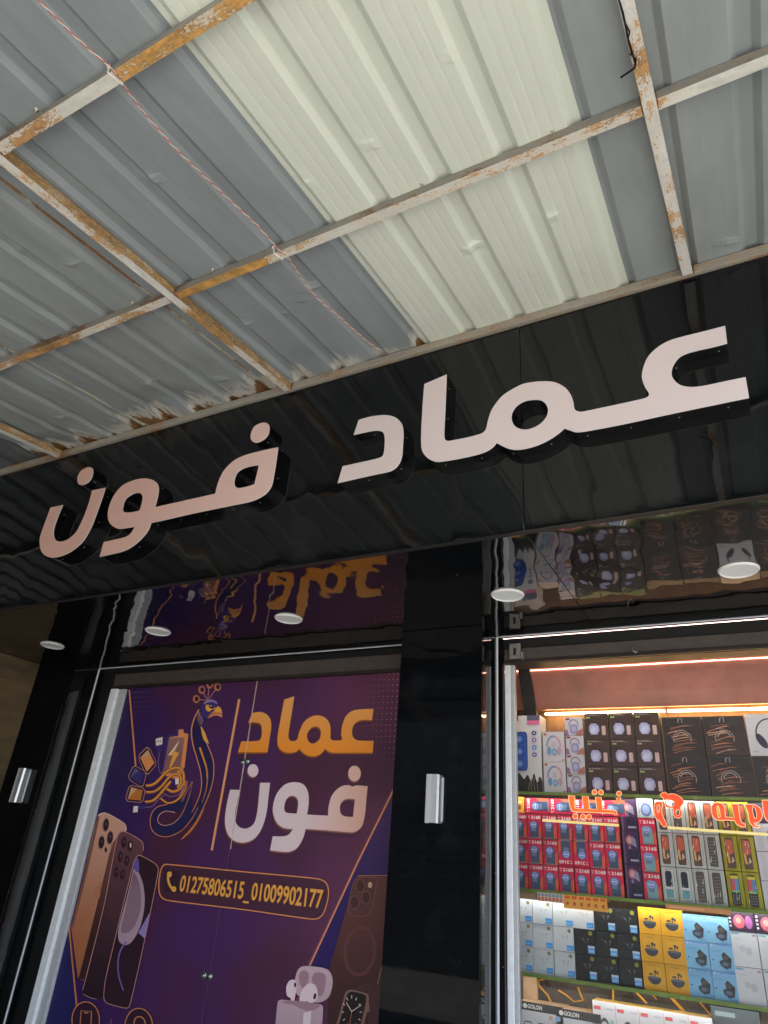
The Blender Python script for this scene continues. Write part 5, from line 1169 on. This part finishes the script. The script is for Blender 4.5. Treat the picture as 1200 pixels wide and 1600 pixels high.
def f_w2(p):
    p.rect(0, 0, 1, 1, pc((.60, .61, .66))); p.poly(ell(.40, .52, .12, .10), pc((.50, .50, .57))); p.poly(ell(.62, .46, .12, .12), pc((.48, .48, .56))); p.rect(.05, .92, .32, .97, pc((.15, .38, .5))); p.rect(.1, .78, .4, .80, pc((.45, .45, .5))); p.rect(.82, .9, .95, .95, pc((.3, .25, .3)))
wl = spot(1147, 1510)[0]; wp_ = spot(1190, 1510)[0] - wl; zt8 = spot(1165, 1456)[1]; wh = (zt8 - S3) / 2
grid(goods('plain_white_carton', wp_ - .003, wh - .002, .07, pc((.52, .52, .56)), f_w2), wl, wp_, S3, wh, 3, 2, lambda c, r: 'white carton with faint earbud drawing, %s row, %s right of the light blue cartons' % (('lower', 'upper')[r], ORD[c]), 'box', 'plain white cartons on the third shelf')
def f_dp(p): p.rect(0, 0, 1, 1, pc((.035, .015, .04))); p.poly(ell(.42, .5, .22, .36), pc((.55, .10, .16))); p.poly(ell(.78, .5, .14, .34), pc((.32, .10, .30))); p.poly(ell(.40, .55, .10, .16), pc((.75, .30, .25))); [p.rect(.04, .2 + .2 * k, .12, .3 + .2 * k, pc((.5, .5, .55))) for k in range(4)]
hd = spot(1160, 1425)[1] - zt8
grid(goods('dark_game_carton', wp_ - .003, hd - .002, .07, pc((.03, .012, .03)), f_dp), wl, wp_, zt8, hd, 3, 1, lambda c, r: 'low dark carton with red and violet art, %s on top of the white cartons' % ORD[c], 'box', 'low dark cartons on the third shelf')
# ---- bottom shelf
def f_ban(p):
    p.rect(0, 0, 1, 1, pc((.60, .61, .68))); p.rect(0, .86, 1, 1, pc((.02, .02, .025))); p.poly(ell(.12, .93, .05, .04), pc((.7, .7, .7))); p.text('GOLON', .18, .895, .34, .07, pc((.7, .7, .7)), bold=.03)
    p.poly(ell(.72, .80, .05, .035), pc((.62, .40, .22))); p.poly(ell(.88, .80, .06, .04), pc((.25, .45, .75)))
    for x in (.08, .40, .72): p.rect(x, .25, x + .22, .62, pc((.02, .02, .03))); p.stroke([(x, .62), (x + .04, .68), (x + .18, .68), (x + .22, .62)], .02, pc((.05, .05, .07))); p.rect(x + .03, .3, x + .19, .45, pc((.07, .08, .12)))
ya = YB - .03
hx = .26
TBn = goods('banner_carton', .222, hx, .12, pc((.55, .33, .20)), f_ban)
for k, (u, v, lab) in enumerate(((812.5, 1563, 'white carton with black banner and dark speakers, nearest the white frame on the bottom shelf'), (868.5, 1574, 'white carton with black banner and dark speakers, beside the orange topped white cartons'))):
    x, zt = spot(u, v); o = TBn if k == 0 else relabel_copy(TBn, (0, 0, 0), lab)
    o.location = (x + .111, YB, zt - hx); o['label'] = lab; o['category'] = 'box'; o['group'] = 'banner cartons on the bottom shelf'
def f_han(p):
    p.rect(0, 0, 1, 1, pc((.62, .60, .66))); p.rect(.06, .88, .36, .93, pc((.62, .10, .12))); p.poly(ell(.84, .72, .10, .045), pc((.25, .48, .35)))
    p.stroke([(.5 + .22 * math.cos(a), .60 + .16 * math.sin(a)) for a in (R(18 * k) for k in range(11))], .045, pc((.06, .06, .08))); p.poly(rrect(.28, .2, .72, .60, .06), pc((.05, .05, .07))); p.rect(.62, .9, .92, .915, pc((.45, .42, .48)))
x0, z0_ = spot(925, 1562); xe = spot(1115, 1590)[0]; pw = (xe - x0) / 5
TH = goods('handle_speaker_carton', pw - .002, .30, .10, pc((.68, .38, .05)), f_han)
for k in range(5):
    lab = 'white carton with red mark and handled speaker, %s of five on the bottom shelf' % ORD[k]
    o = TH if k == 0 else relabel_copy(TH, (0, 0, 0), lab)
    o['label'] = lab; o['category'] = 'box'; o['group'] = 'handled speaker cartons on the bottom shelf'
    o.location = (x0 + pw * (k + .5), YB, z0_ - .30)
def f_db(p): p.rect(0, 0, 1, 1, pc((.035, .045, .055), .3)); p.rect(.08, .88, .5, .94, pc((.14, .18, .20)))
x, zt = spot(1147, 1576); o = goods('dark_grey_carton', .20, .30, .12, pc((.03, .035, .04)), f_db); o.location = (x, YB, zt - .30); o['label'] = 'plain dark grey carton at the right on the bottom shelf'; o['category'] = 'box'
# risers the bottom cartons stand on
g = MB(); g.box(-1.42, -.86, YB - .01, YB + .16, .14, spot(840, 1568)[1] - hx - .01, M['wood']); g.box(-.85, .3, YB - .01, YB + .16, .14, z0_ - .302, M['wood']); g.build('riser', case)
